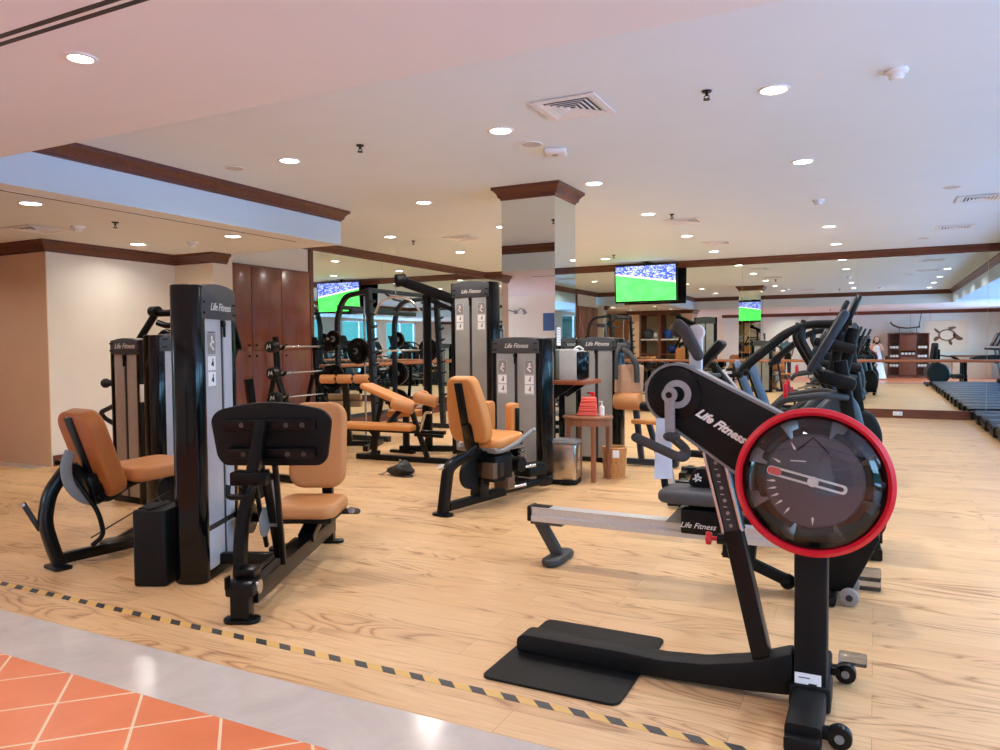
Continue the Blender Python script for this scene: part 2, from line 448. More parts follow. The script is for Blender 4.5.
# right-hand side of the direction of travel faces the room
crown('trim_1', [(2.25, 3.13), (-6.2, 3.13), (-6.2, 7.82), (XL, 7.82), (XL, YB), (2.25, YB)], CE, crown_w, True, flip=1)
crown('trim_2', [(-13, 5.68), (-8.95, 5.68), (-8.95, 7.55), (-8.2, 7.55), (-8.2, 7.80)], LO, crown_w)
crown('trim_3', [(-6.25, 2.3), (-6.25, 3.3), (-8.7, 3.3), (-8.7, 1.02), (-13, 1.02)], LO, crown_w, flip=1)
crown('trim_4', [(XW, YF), (-6.25, YF)], LO, crown_w, flip=1)
# baseboards
S('baseboard_back', crown_w, ((XL, YB - .02, 0), (XW, YB + .012, .165)))
S('baseboard_left', crown_wy, ((XL - .012, 9.8, 0), (XL + .02, YB - .02, .165)))
S('baseboard_recess', crown_wy, ((-8.95, 5.70, 0), (-8.93, 7.55, .13)))
# mirror sheets on the back and left walls
xs = [-8.41, -6.71, -4.585, -2.46, -.335, 1.79, 3.2, XW - .02]
for i in range(len(xs) - 1):
    o = struct(B().span((xs[i] + .002, YB - .004, .165), (xs[i + 1] - .002, YB + .011, 3.05)).obj('mirror_back', mirror))
ys = [9.86, 11.87, 13.93, YB - .006]
for i in range(3):
    struct(B().span((XL - .011, ys[i] + .002, .165), (XL, ys[i + 1] - .002, 3.05)).obj('mirror_left', mirror))
S('trim_5', crown_w, ((XL - .012, 9.78, 0), (XL + .03, 9.86, 3.05)))
# dark linear slots in the lower ceilings
S('ceiling_slot', slotm, ((-5.9, 1.925, LO - .002), (-2.0, 1.952, LO + .01)), ((-5.9, 1.975, LO - .002), (-2.0, 2.0, LO + .01)), ((-6.50, 3.3, LO - .002), (-6.465, 7.3, LO + .01)))
S('trim_6', wall_white, ((-6.46, 3.3, LO - .003), (-6.45, 7.3, LO + .01)))
# mirrored pillar
PX0, PX1, PY0, PY1 = -3.76, -3.12, 7.58, 8.20
S('pillar', wall_cream, ((PX0 + .012, PY0 + .012, 0), (PX1 - .012, PY1 - .012, CE)))
for a, c in (((PX0, PY0, .02), (PX1, PY0 + .011, 3.05)), ((PX1 - .011, PY0 + .0115, .02), (PX1, PY1 - .0115, 3.05)), ((PX0, PY0 + .0115, .02), (PX0 + .011, PY1 - .0115, 3.05))):
    struct(B().span(a, c).obj('mirror_pillar', mirror))
for a, c in ((PX0, -3.442), (-3.438, PX1)): struct(B().span((a, PY1 - .011, .02), (c, PY1, 3.05)).obj('mirror_pillar', mirror))
crown('trim_7', [(PX0, PY0), (PX1, PY0), (PX1, PY1), (PX0, PY1)], CE, crown_w, True, flip=1)
# ballet barres along the mirrors (a rail and its brackets)
t = thing('ballet_barre', 'long wooden ballet barre across the back mirror', 'barre', (-1.9, 15.9, 0))
B().tube([(-6.4, 0, 1.08), (4.3, 0, 1.08)], .026, n=12).obj('rail', barre_w, t)
for x in (-4.3, -2.2, -.1, 1.9, 4.0): B().tube([(x, 0, 1.05), (x, 0, 1.0), (x, .126, 1.0)], .011, .03).cyl((x, .118, 1.0), (x, .128, 1.0), .035).obj('bracket', chrome, t)
t = thing('ballet_barre', 'wooden ballet barre along the left mirror behind the squat rack', 'barre', (-8.28, 12.8, 0))
B().tube([(0, -2.8, 1.1), (0, 2.9, 1.1)], .028, n=12).obj('rail', barre_w, t)
for y in (-2.5, -.8, .9, 2.6): B().tube([(0, y, 1.07), (0, y, 1.02), (-.148, y, 1.02)], .011, .03).cyl((-.14, y, 1.02), (-.149, y, 1.02), .035).obj('bracket', chrome, t)
t = thing('power_outlet', 'white double power outlet on the brown baseboard below the back mirror', 'outlet', (.38, YB - .02, .085))
B().box((0, -.004, 0), (.16, .01, .075), bev=.004).obj('plate', white, t)
for x in (-.04, .04): B().box((x - .012, -.0095, 0), (.006, .002, .016)).box((x + .012, -.0095, 0), (.006, .002, .016)).box((x, -.0093, 0), (.03, .0015, .004)).obj('socket', slotm, t)
t = thing('hazard_tape', 'yellow and black striped warning tape stuck across the wood floor', 'tape', (0, 2.68, 0))
B().span((-7.5, -.024, .0003), (2.2, .024, .0012)).obj('tape_strip', hazard_m, t)

# wardrobe built into the left wall
t = thing('wardrobe', 'tall dark red wood wardrobe with six doors in the left wall', 'wardrobe', (XL, 7.91, 0))
B().span((-.001, .0, 0), (.03, 1.85, 2.67)).obj('carcass', ward_w, t)
cols = [(.01, .53), (.535, 1.165), (1.17, 1.83)]
for i, (a, c) in enumerate(cols):
    for z0, z1, kz in ((.09, 1.375, 1.30), (1.382, 2.64, 1.46)):
        d = B().span((.031, a + .003, z0), (.05, c - .003, z1), bev=.003).obj('door', ward_w, t)
        ky = c - .07 if i == 0 else a + .07
        B().sph((.066, ky, kz), .018).cyl((.05, ky, kz), (.062, ky, kz), .008).obj('knob', black, d)
B().span((.031, .01, .0), (.04, 1.83, .085)).obj('plinth', ward_w, t)

# alcove shelves with exercise balls, cabinet uprights (seen in the back mirror)
t = thing('shelf_unit', 'brown shelf unit with exercise balls set in the alcove wall', 'shelf unit', (-7.49, 2.87, 0))
b = B()
for x in (-.77, 0, .77): b.box((x, .0, 1.35), (.07 if x else .12, .86, 2.55))
b.obj('upright', cab_w, t)
for z in (.55, 1.05, 1.62, 2.60): B().box((0, .0, z), (1.5, .84, .05)).obj('shelf', cab_w if z != 1.62 else white, t)
B().box((0, -.42, 1.3), (1.5, .03, 2.5)).obj('back_panel', wall_cream, t)
balls = [(-.52, .05, 1.845, .20, (70, 78, 84), 'dark grey'), (-.17, .12, 1.80, .145, (215, 225, 228), 'white'), (.24, .05, 1.845, .19, (40, 84, 170), 'blue'), (.58, .12, 1.79, .14, (190, 208, 220), 'pale'),
         (.42, .1, 1.26, .18, (36, 64, 140), 'navy')]
for x, y, z, r, c, n in balls:
    o = B().sph((0, 0, 0), r, 24).obj('exercise_ball', simple('ball_' + n.replace(' ', '_'), c, .45), None)
    o.location = (-7.49 + x, 2.87 + y, z + (.0 if z < 1.5 else -.005)); tag(o, n + ' exercise ball on the alcove shelf', 'ball', 'exercise balls in the alcove')

# ---------------------------------------------------------------- ceiling fittings
def downlight(x, y, z, label, power=15., col=(1, .93, .86), r=.085):
    t = thing('downlight', label, 'ceiling light', (x, y, z), 0, 'recessed round downlights')
    B().lathe([(r, -.001), (r + .022, -.001), (r + .020, -.008), (r + .004, -.010), (r, -.006)], n=28, closed=True).obj('trim_ring', white, t)
    B().lathe([(0, -.003), (r, -.003), (r, -.001), (0, -.001)], n=28).obj('diffuser', lampm, t)
    L = bpy.data.lights.new('downlight_lamp', 'AREA'); L.shape = 'DISK'; L.size = .13; L.energy = power; L.color = col; L.spread = R(150)
    o = bpy.data.objects.new('downlight_lamp', L); COL.objects.link(o); o.parent = t; o.location = (0, 0, -.014)
colname = {-6.96: 'the row nearest the left mirror', -4.95: 'the row left of the mirrored pillar', -2.76: 'the row right of the mirrored pillar', -.65: 'the row above the ellipticals', 1.5: 'the row beside the window soffit'}
grid = {-6.96: [10.02, 12.29, 14.6], -4.95: [5.5, 7.85, 10.0, 12.3, 14.72], -2.76: [5.56, 7.83, 10.0, 12.32, 14.61], -.65: [5.57, 7.87, 12.4, 14.63], 1.5: [4.4, 6.6, 8.8, 11.2]}
for x, l in grid.items():
    for i, y in enumerate(l): downlight(x, y, CE, 'lit round ceiling downlight, %s from the camera in %s' % (ORD[i], colname[x]))
for x, y, s in ((-6.82, 4.21, 'nearest the soffit at far left'), (-8.32, 6.47, 'close to the cream wall'), (-6.79, 6.56, 'nearest the wardrobe'), (-8.3, 4.3, 'above the lobby edge'), (-10.2, 4.3, 'added unseen to brighten the tan lobby wall')):  # last one is an added, unseen downlight that lifts the tan lobby wall
    downlight(x, y, LO, 'round downlight in the low recess ceiling, ' + s, 5., (1, .95, .88))
for x, y, s in ((-3.23, 2.24, 'beside the two dark slots'), (-.7, .4, 'over the photographer'), (-5.2, -1.5, 'over the lobby tiles at left'), (2.4, -1.6, 'over the turtle wall'), (2.2, 1.2, 'over the lobby near the windows'), (-3.4, -2.2, 'over the masked attendant')):
    downlight(x, y, LO, 'round downlight in the low front ceiling, ' + s, 12., (1, .92, .84), .05)

def vent(x, y, z, label, s=.52):
    t = thing('ceiling_vent', label, 'air vent', (x, y, z), 0, 'square ceiling air diffusers')
    def sq(b, a, c, z0, z1):   # square ring, outer a, inner c, sloping from z0 (outer) to z1 (inner)
        prof = [(a, z0), (c, z1), (c, z1 + .006), (a, z0 + .006)]
        rings = [[b.bm.verts.new((sx * r, sy * r, q)) for sx, sy in ((1, 1), (-1, 1), (-1, -1), (1, -1))] for r, q in prof]
        for i in range(4):
            for k in range(4): b.bm.faces.new((rings[i][k], rings[i][(k + 1) % 4], rings[(i + 1) % 4][(k + 1) % 4], rings[(i + 1) % 4][k]))
    b = B(); sq(b, s / 2, s / 2 - .05, -.012, -.014); b.obj('frame', white, t, smooth=10)
    b = B(); b.box((0, 0, -.002), (s - .08, s - .08, .003)); b.obj('backing', slotm, t)
    for k in range(5):
        b = B(); o = s / 2 - .055 - k * .038; sq(b, o, o - .024, -.014, -.004); b.obj('louvre', white, t, smooth=10)
for x, y, s in ((-2.02, 5.27, 'large nearest vent, right of the front downlight'), (-6.02, 10.73, 'vent near the left mirror'), (-2.45, 10.83, 'vent before the hanging television'), (-2.48, 13.46, 'vent closest to the hanging television'), (1.12, 10.9, 'vent at the right edge, nearer of two'), (1.06, 13.44, 'vent at the right edge, farther of two')):
    vent(x, y, CE, 'white square ceiling ' + s, .50)
vent(-8.21, 5.14, LO, 'white square ceiling vent in the low recess at left', .5)
def sprinkler(x, y, z, label):
    t = thing('sprinkler_head', label, 'sprinkler', (x, y, z), 0, 'ceiling sprinkler heads')
    B().lathe([(0, -.001), (.036, -.001), (.03, -.012), (0, -.012)], n=18).obj('escutcheon', black, t)
    B().cyl((0, 0, -.012), (0, 0, -.035), .010).tube([(.012, 0, -.03), (.018, 0, -.045), (0, 0, -.06)], .004, n=6).tube([(-.012, 0, -.03), (-.018, 0, -.045), (0, 0, -.06)], .004, n=6).obj('frame', black, t)
    B().cyl((0, 0, -.058), (0, 0, -.063), .024, n=14).obj('deflector', black, t)
for x, y, z, s in ((-4.04, 5.38, CE, 'left of the front downlight row'), (-1.07, 5.38, CE, 'right of the large vent'), (-7.09, 5.25, LO, 'in the low recess ceiling'), (-2.48, 10.17, CE, 'before the hanging television'), (-6.9, 10.6, CE, 'near the left mirror'), (-4.6, 14.2, CE, 'left of the pillar by the back wall'), (-1.6, .2, LO, 'over the lobby tiles')):
    sprinkler(x, y, z, 'small black sprinkler head ' + s)
def detector(x, y, z, label, r=.07):
    t = thing('smoke_detector', label, 'smoke detector', (x, y, z), 0, 'ceiling smoke detectors')
    B().lathe([(0, 0), (r, 0), (r, -.018), (r * .85, -.028), (0, -.028)], n=24).obj('base', white, t)
    B().lathe([(r * .62, -.026), (r * .66, -.05), (r * .5, -.062), (0, -.064)], n=24).obj('chamber', white, t)
for x, y, z, s in ((.10, 5.55, CE, 'at the upper right of the ceiling'), (-.65, 10.07, CE, 'over the ellipticals'), (-7.65, 5.22, LO, 'in the recess ceiling at far left'), (-7.6, 6.68, LO, 'in the recess ceiling near the wardrobe')):
    detector(x, y, z, 'round white smoke detector ' + s)
def speaker(x, y, z, label):
    t = thing('ceiling_speaker', label, 'speaker', (x, y, z), 0, 'round ceiling speakers')
    B().lathe([(.085, -.001), (.10, -.001), (.098, -.008), (.085, -.006)], n=28, closed=True).obj('rim', white, t)
    B().lathe([(0, -.006), (.086, -.006), (.086, -.001), (0, -.001)], n=28).obj('grille', simple('speaker_grille', (206, 196, 184), .7), t)
for x, y, s in ((-5.63, 5.48, 'beside the left soffit crown'), (.75, 9.98, 'left of the right-hand vents'), (.70, 14.58, 'close to the back mirror'), (-2.71, 6.06, 'beside the wireless access point')):
    speaker(x, y, CE, 'flat beige round ceiling speaker ' + s)
t = thing('access_point', 'white square wireless box on the ceiling before the pillar', 'access point', (-2.6, 6.34, CE), 20)
B().box((0, 0, -.024), (.2, .2, .046), bev=.02, seg=3).obj('case', white, t)
B().cyl((0, -.0, -.047), (0, 0, -.049), .03).obj('badge', greypl, t)

# television hung before the back wall
t = thing('television', 'flat television showing a football match, hung near the ceiling before the back mirror', 'television', (-4.37, 15.62, 2.71), -2)
M = Mx.Rotation(R(4), 4, 'X')
B().box((0, .03, 0), (1.36, .06, .80), bev=.012).obj('case', black, t, M)
B().box((0, -.0035, .01), (1.30, .006, .735)).obj('screen', screen_m, t, M)
B().box((0, .085, -.02), (.7, .06, .45), bev=.02).obj('rear_housing', black_matt, t, M)
B().cyl((0, .12, .1), (0, .12, CE - 2.71), .025).box((0, .12, CE - 2.71 - .006), (.16, .16, .012)).box((0, .115, .0), (.3, .03, .3)).obj('ceiling_mount', black, t)
# ---------------------------------------------------------------- strength machines
BRAND = 'Life Fitness'
card = simple('card_grey', (176, 176, 180), .6); card_top = simple('card_panel_grey', (140, 136, 138), .6); card_fig = simple('card_figure_white', (240, 236, 234), .6)
def placard(par, M, w=.125, h=.36):
    """instruction card: figure panel on top, two step panels below; M: local x right, y up, z out"""
    p = B().box((0, 0, .001), (w, h, .002)).obj('instruction_placard', card, par, M)
    B().box((0, h * .465, .0024), (w * .8, h * .018, .001)).obj('title_print', ink, p, M)
    B().box((0, h * .27, .0022), (w * .88, h * .34, .0006)).obj('figure_panel', card_top, p, M)
    B().sph((w * .04, h * .38, .003), (w * .10, w * .10, .0008), 12).tube([(w * .04, h * .34, .0032), (-w * .16, h * .25, .0032), (w * .16, h * .17, .0032)], .008, n=6).tube([(-w * .10, h * .30, .0032), (w * .22, h * .30, .0032)], .006, n=6).obj('figure_print', card_fig, p, M)
    for cy in (-.06, -.33):
        q = B().box((0, h * cy, .0022), (w * .88, h * .24, .0006)).obj('step_panel', paper, p, M)
        B().sph((w * .12, h * (cy + .06), .0030), (w * .07, w * .07, .0008), 10).tube([(w * .10, h * (cy + .03), .0030), (-w * .05, h * (cy - .03), .0030), (w * .12, h * (cy - .05), .0030), (w * .10, h * (cy + .03), .0030)], .005, n=6).obj('pictogram', ink, p, M)

def tower(par, M, w=.72, h=1.51, d=.22, sh=None, placards=2, hz=.16, belt=False, slot=.0):
    """weight stack tower. local: x along the panel, -y towards the user side, z up, centred on x"""
    sh = sh or shroud; cw = .055
    for s in (-1, 1):
        b = B(); b.prism([(.068 * math.cos(2 * PI * k / 28), (d / 2 + .003) * math.copysign(abs(math.sin(2 * PI * k / 28)) ** .6, math.sin(2 * PI * k / 28))) for k in range(28)], h - .018, bev=.012)
        b.obj('column', gloss, par, M @ Mx.Translation((s * (w / 2 - .066), 0, 0)))
    B().box((0, 0, .03), (w - .05, d, .06), bev=.01).obj('base_plate', black, par, M)
    iw = w - 2 * cw + .01
    zt = h - hz + .01
    for sy, nm in ((-1, 'front_shroud'), (1, 'rear_shroud')):
        b = B(); g = .02
        zs = [(.06, .30), (.335, zt)] if belt else [(.06, zt)]
        for z0, z1 in zs:
            b.span((-iw / 2, sy * (d / 2 - .03), z0), (slot - g, sy * (d / 2 - .004), z1), bev=.004)
            b.span((slot + g, sy * (d / 2 - .03), z0), (iw / 2, sy * (d / 2 - .004), z1), bev=.004)
        b.obj(nm, sh, par, M)
    b = B().span((slot - .022, -d / 2 + .012, .06), (slot + .022, d / 2 - .012, zt))
    if belt: b.span((-iw / 2, -d / 2 + .008, .295), (iw / 2, d / 2 - .008, .34))
    b.obj('centre_channel', slotm, par, M)
    b = B()
    for q in (-.06, .06): b.cyl((slot + q, 0, .06), (slot + q, 0, zt), .012, n=10)
    b.obj('guide_rod', chrome, par, M)
    # arched header with rounded crown
    hw = w - 2 * cw + .012; pts = [(-hw / 2, 0), (hw / 2, 0), (hw / 2, hz - .045)] + [(hw / 2 * math.cos(a), hz - .045 + .045 * math.sin(a)) for a in [PI * k / 14 for k in range(1, 14)]] + [(-hw / 2, hz - .045)]
    hd = B().prism(pts, d + .012, M=Mx.Translation((0, (d + .012) / 2, h - hz)) @ Mx.Rotation(R(90), 4, 'X'), bev=.006).obj('header', header, par, M)
    b = B()
    for x in (-.40, .40):
        for z in (.035, .10): b.cyl((x * hw, -(d / 2 + .002), h - hz + z), (x * w, -(d / 2 + .010), h - hz + z), .008, n=10)
    b.obj('bolt', black, hd, M)
    lettering(BRAND, .068, white, hd, M @ face_M((.02 * w, -(d / 2 + .0075), h - hz + .075), (1, 0, 0), (0, 0, 1)))
    B().cyl((slot, -d / 2 + .02, zt - .035), (slot, -d / 2 - .014, zt - .035), .022, n=14).box((slot, -d / 2 - .012, zt - .075), (.02, .012, .09), bev=.004).obj('cable_pulley', black, par, M)
    xs = {0: [], 1: [-.24 * iw], 2: [-.29 * iw, .29 * iw]}[placards]
    for x in xs: placard(par, M @ face_M((x, -d / 2 + .0035, h - hz - .25), (1, 0, 0), (0, 0, 1)))

def pad(w, l, t, r=.05, bev=.02):
    return lambda b, M: b.prism(rrect(w, l, r, 5), t, M=M @ Mx.Translation((0, 0, -t / 2)), bev=min(bev, t * .45), seg=3)
def frame_M(c, n, up):
    """plane with local z=n, y≈up"""
    z = V(n).normalized(); x = V(up).cross(z).normalized(); y = z.cross(x)
    m = Mx((x, y, z)).transposed().to_4x4(); m.translation = V(c); return m

# --- leg press in front at the left
LP = thing('leg_press_machine', 'seated leg press with a big dark footplate and tall grey tower, nearest machine at left', 'leg press machine', (-2.93, 2.84, 0), 24)
tower(LP, Mx.Translation((-.555, .875, 0)) @ Mx.Rotation(R(90), 4, 'Z'), .59, 1.82, .19, placards=1, hz=.22, belt=True, slot=.05)
B().prism(rrect(.20, .26, .02), .46, M=Mx.Translation((-.775, .67, .0)), bev=.015).box((-.775, .67, .465), (.03, .24, .01)).box((-.80, .67, .462), (.11, .18, .012), bev=.004).obj('weight_cover', black_matt, LP)
# rail base from the front foot to the rear foot
B().prism(rrect(.19, .11, .05), .022, bev=.006).box((0, .0, .085), (.10, .085, .14), bev=.01).obj('front_foot', black, LP)
B().box((0, .03, .175), (.15, .15, .075), bev=.015).box((-.062, -.03, .215), (.012, .05, .06)).box((.0, .10, .235), (.10, .12, .05), bev=.01).obj('pivot_housing', black, LP)
for s in (-1, 1): B().cyl((s * .074, .03, .175), (s * .088, .03, .175), .036, n=20).obj('pivot_cap', chrome, LP)
B().bar([(0.03, .05, .13), (.03, 1.60, .13)], .075, .10).bar([(-.06, .12, .13), (-.06, 1.1, .13)], .04, .06).obj('base_rail', black, LP)
B().prism(rrect(.20, .09, .04), .02, M=Mx.Translation((.03, 1.58, 0)), bev=.005).box((.03, 1.58, .07), (.06, .06, .1)).obj('rear_foot', black, LP)
B().bar([(.03, 1.0, .18), (.03, 1.35, .30)], .10, .06).bar([(.03, 1.56, .1), (.03, 1.50, .98)], .07, .07, up=(0, 1, 0)).box((.03, 1.2, .29), (.34, .42, .035), bev=.01).bar([(-.5, 1.2, .27), (.1, 1.2, .27)], .05, .06).bar([(-.55, .85, .09), (.03, .85, .09)], .06, .07).obj('seat_frame', black, LP)
B().cyl((-.12, .98, .10), (-.12, .98, .13), .085, n=24, bev=.008).cyl((-.40, 1.05, .30), (-.34, 1.05, .30), .10, n=24).obj('cable_pulley', black, LP)
b = B(); pad(.44, .44, .095, .09, .035)(b, frame_M((.02, 1.14, .36), (0, 0, 1), (0, 1, 0))); b.obj('seat', vinyl, LP)
b = B(); pad(.40, .60, .09, .11, .035)(b, frame_M((.0, 1.42, .735), (0, -1, .14), (0, 0, 1))); b.obj('backrest', vinyl, LP)
for s in (-1, 1):
    h = B().tube([(.03 + s * .16, 1.30, .29), (.03 + s * .28, 1.30, .29), (.03 + s * .29, 1.06, .35)], .02, .05).obj('handle', rubber, LP)
    B().cyl((.03 + s * .29, 1.062, .35), (.03 + s * .29, 1.04, .355), .021).obj('end_cap', chrome, h)
# footplate on its swinging arm
FPM = frame_M((.05, .36, .925), (0, 1, .12), (0, 0, 1))
pts = [(-.31, -.13), (-.27, -.17), (.28, -.17), (.32, -.12), (.345, .10), (.30, .15)] + [(.30 - .6 * k / 8, .15 + .045 * math.sin(PI * k / 8)) for k in range(1, 8)] + [(-.30, .15), (-.345, .10)]
pts = [(p.x, p.y) for p in fillet([V((x, y, 0)) for x, y in pts], .05, 4, True)]
fp = B().prism(pts, .03, M=FPM @ Mx.Translation((0, 0, -.015)), bev=.008).obj('footplate', black_matt, LP)
for z in (.075, -.09):
    w = .52 if z > 0 else .5
    rl = B().box((0, z, -.035), (w, .06, .045), bev=.006).obj('cross_rail', black, fp, FPM)
    b = B()
    for x in (-.19, -.10, .06, .15): b.cyl((x, z, -.055), (x, z, -.064), .014, n=12)
    b.obj('bolt', simple('dark_bolt', (64, 60, 58), .5), rl, FPM)
B().bar([(.03, .27, 1.02), (-.02, .22, .70)], .062, .075, up=(0, 1, 0)).obj('arm_upper', black, LP)
B().bar([(-.06, .13, .16), (-.075, .19, .42), (-.02, .22, .70)], .06, .07, up=(0, 1, 0), fil=.1).bar([(-.005, .22, .70), (.005, .36, .30)], .022, .03, up=(0, 1, 0)).bar([(.06, .2, .76), (.055, .42, .22)], .05, .02, up=(0, 1, 0)).bar([(.10, .25, .78), (.10, .36, .2)], .03, .03, up=(0, 1, 0)).obj('linkage_arm', black, LP)
B().box((-.02, .2, .715), (.20, .09, .075), bev=.012).tube([(-.11, .12, .69), (-.11, .10, .63), (.0, .10, .63), (.02, .12, .69)], .016, .03).obj('pivot_bracket', black, LP)
B().bar([(.07, .23, .70), (.055, .33, .42)], .006, .05, up=(1, 0, 0)).cyl((.03, .26, .46), (.036, .26, .46), .08, n=24).obj('range_plate', steelgrey, LP)
# cable bracket behind the tower
B().bar([(-.55, 1.17, 1.68), (-.55, 1.34, 1.42)], .03, .10, up=(1, 0, 0)).cyl((-.575, 1.28, 1.40), (-.525, 1.28, 1.40), .05).obj('cable_bracket', black, LP)
B().tube([(-.55, 1.33, 1.40), (-.55, 1.30, .92)], .005, n=6).obj('cable', cable, LP)
B().prism(rrect(.13, .24, .06), .13, M=frame_M((-.55, 1.22, .92), (0, 1, 0), (0, 0, 1)), bev=.03).tube([(-.55, 1.28, .80), (-.55, 1.28, .10)], .008, n=6).obj('pulley_cover', black_matt, LP)

# --- seated leg curl behind it, seen from the back
LC = thing('leg_curl_machine', 'brown-seated leg curl machine with curved black frame, behind the leg press at far left', 'leg curl machine', (-4.74, 3.03, 0), -8)
tower(LC, Mx.Translation((-.70, 1.42, 0)) @ Mx.Rotation(R(90), 4, 'Z'), .74, 1.55, .20, placards=0, hz=.15)
B().prism(rrect(.20, .11, .03), .02, M=Mx.Translation((0, 0, 0)), bev=.005).obj('front_foot', black, LC)
B().bar([(0, .01, .02), (0, -.03, .14), (0, -.075, .32), (0, -.04, .50), (0, .09, .665), (.0, .17, .57), (.0, .22, .45), (.0, .33, .405), (.0, .46, .49), (.02, .75, .56)], .075, .085, up=(1, 0, 0), fil=.07, bev=.02).obj('main_frame', black, LC)
B().bar([(0, .02, .06), (.0, 1.35, .06)], .06, .07).bar([(.0, .40, .09), (-.62, 1.2, .09)], .05, .06).bar([(.0, 1.3, .06), (.02, 1.05, .52)], .06, .06, up=(0, 1, 0)).obj('base_rail', black, LC)
B().tube([(.05, .08, .60), (.10, .22, .34), (.12, .24, .18), (.08, .18, .12)], .016, .08).cyl((.08, .34, .10), (.08, .34, .125), .10, n=22, bev=.006).obj('strut', black, LC)
h = B().tube([(-.05, -.08, .26), (-.07, -.16, .43)], .017).obj('handle', rubber, LC); B().cyl((-.07, -.16, .43), (-.072, -.168, .447), .018).obj('end_cap', chrome, h)
B().tube([(.0, .14, .66), (-.06, .04, .68)], .012).sph((-.06, .04, .68), .018).obj('lever', black, LC)
bM = frame_M((.05, .215, .735), (-.0, -1, -.34), (0, .2, 1))
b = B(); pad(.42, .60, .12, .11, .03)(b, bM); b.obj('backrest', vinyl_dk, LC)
B().box((0, .02, .065), (.075, .52, .03), bev=.006).box((0, -.22, .09), (.16, .2, .07), bev=.01).obj('back_spine', black, LC, bM)
B().cyl((-.1, -.22, .07), (.1, -.22, .07), .035).cyl((-.105, -.12, .09), (.105, -.12, .09), .014).cyl((.1, -.26, .1), (.14, -.26, .1), .022).obj('adjuster', black, LC, bM)
arc = [(.0 + .27 * math.cos(R(a)), .27 * math.sin(R(a))) for a in range(150, 261, 10)] + [(.0 + .20 * math.cos(R(a)), .22 * math.sin(R(a))) for a in range(258, 149, -12)]
B().prism([(x + .17, y) for x, y in arc], .012, M=Mx.Translation((.06, .10, .64)) @ face_M((0, 0, 0), (0, 1, 0), (0, 0, 1)), bev=.002).obj('range_plate', steelgrey, LC)
b = B(); pad(.46, .44, .10, .1, .03)(b, frame_M((.04, .62, .575), (0, -.05, 1), (0, 1, 0))); b.obj('seat', vinyl, LC)
B().cyl((-.2, 1.42, .30), (.24, 1.42, .30), .065, bev=.015).obj('leg_roller', black_matt, LC)
B().bar([(.1, 1.05, .52), (.1, 1.42, .30)], .05, .05).cyl((-.25, 1.02, .5), (.2, 1.02, .5), .05).cyl((-.32, .98, .33), (-.27, .98, .33), .12, n=24).obj('swing_arm', black, LC)
B().tube([(-.28, .98, .33), (-.05, .24, .14)], .005, n=6).obj('cable', cable, LC)

# --- shoulder press at the far left by the cream wall
SP = thing('shoulder_press_machine', 'shoulder press machine with high black arms against the cream wall at far left', 'shoulder press machine', (-6.02, 4.62, 0), -4)
tower(SP, Mx.Translation((-.14, .10, 0)), .52, 1.52, .22, placards=0, hz=.15, sh=simple('beige_grey_shroud', (170, 156, 146), .4))
B().bar([(-.1, .1, .05), (-.1, 1.5, .05)], .07, .08).bar([(-.4, 1.45, .04), (.5, 1.45, .04)], .07, .07).bar([(.1, 1.35, .05), (.1, 1.2, 1.1)], .07, .07, up=(0, 1, 0)).obj('base_frame', black, SP)
b = B(); pad(.4, .7, .09, .1, .03)(b, frame_M((-.2, .72, .95), (0, -1, .1), (0, 0, 1))); b.obj('backrest', vinyl, SP)
b = B(); pad(.42, .42, .09, .1, .03)(b, frame_M((-.2, .46, .52), (0, 0, 1), (0, 1, 0))); b.obj('seat', vinyl, SP)
B().tube([(-.46, .25, 1.36), (-.23, .38, 1.76), (.34, .45, 1.76)], .034, .03).tube([(-.20, .38, 1.67), (-.10, .40, 1.64), (.36, .45, 1.65)], .03, .04).tube([(-.36, .3, 1.30), (-.13, .40, 1.60), (.0, .42, 1.55), (.40, .50, 1.50)], .026, .10).cyl((-.29, .38, 1.78), (-.19, .38, 1.78), .05).obj('press_arm', black, SP)
B().tube([(-.38, .05, 1.10), (-.46, .0, 1.10)], .03).sph((-.46, .0, 1.10), .045).tube([(-.36, .04, .90), (-.56, .0, .82), (-.55, .04, .76), (-.36, .1, .66)], .022, .05).obj('side_handle', rubber, SP)
B().box((.108, -.005, 1.02), (.02, .05, .16), bev=.004).obj('rep_counter', white, SP)

# --- hip abductor in the middle
HA = thing('hip_abductor_machine', 'hip abduction machine with orange-tan reclined seat and thigh pad, in the middle of the floor', 'hip abduction machine', (-3.24, 5.38, 0), -12)
tower(HA, Mx.Translation((-.415, 1.665, 0)), .70, 1.51, .21, sh=shroud2, hz=.165)
B().prism(rrect(.19, .12, .05), .022, bev=.006).obj('rear_foot', black, HA)
B().bar([(0, .0, .02), (.02, .05, .40), (.04, .16, .46), (.03, .52, .48)], .085, .075, up=(1, 0, 0), fil=.12, bev=.012).bar([(.035, .07, .40), (.10, .32, .56)], .03, .03).obj('rear_post', black, HA)
B().cyl((.0, -.01, .405), (.0, -.02, .42), .03).obj('end_cap', chrome, HA)
B().bar([(0, .06, .065), (-.03, .86, .065)], .07, .07).bar([(-.02, .5, .09), (.02, .5, .5)], .12, .12, up=(0, 1, 0)).bar([(-.03, .60, .08), (.05, 1.50, .10)], .07, .06).obj('base_rail', black, HA)
bM = frame_M((-.03, .36, .865), (0, -1, -.24), (0, .2, 1))
bp = [(-.19, -.29), (.19, -.29), (.225, -.18), (.20, .05), (.15, .26), (.11, .30), (-.11, .30), (-.15, .26), (-.20, .05), (-.225, -.18)]
bp = [(p.x, p.y) for p in fillet([V((x, y, 0)) for x, y in bp], .07, 4, True)]
B().prism(bp, .11, M=bM @ Mx.Translation((0, 0, -.055)), bev=.03, seg=3).obj('backrest', vinyl_or, HA)
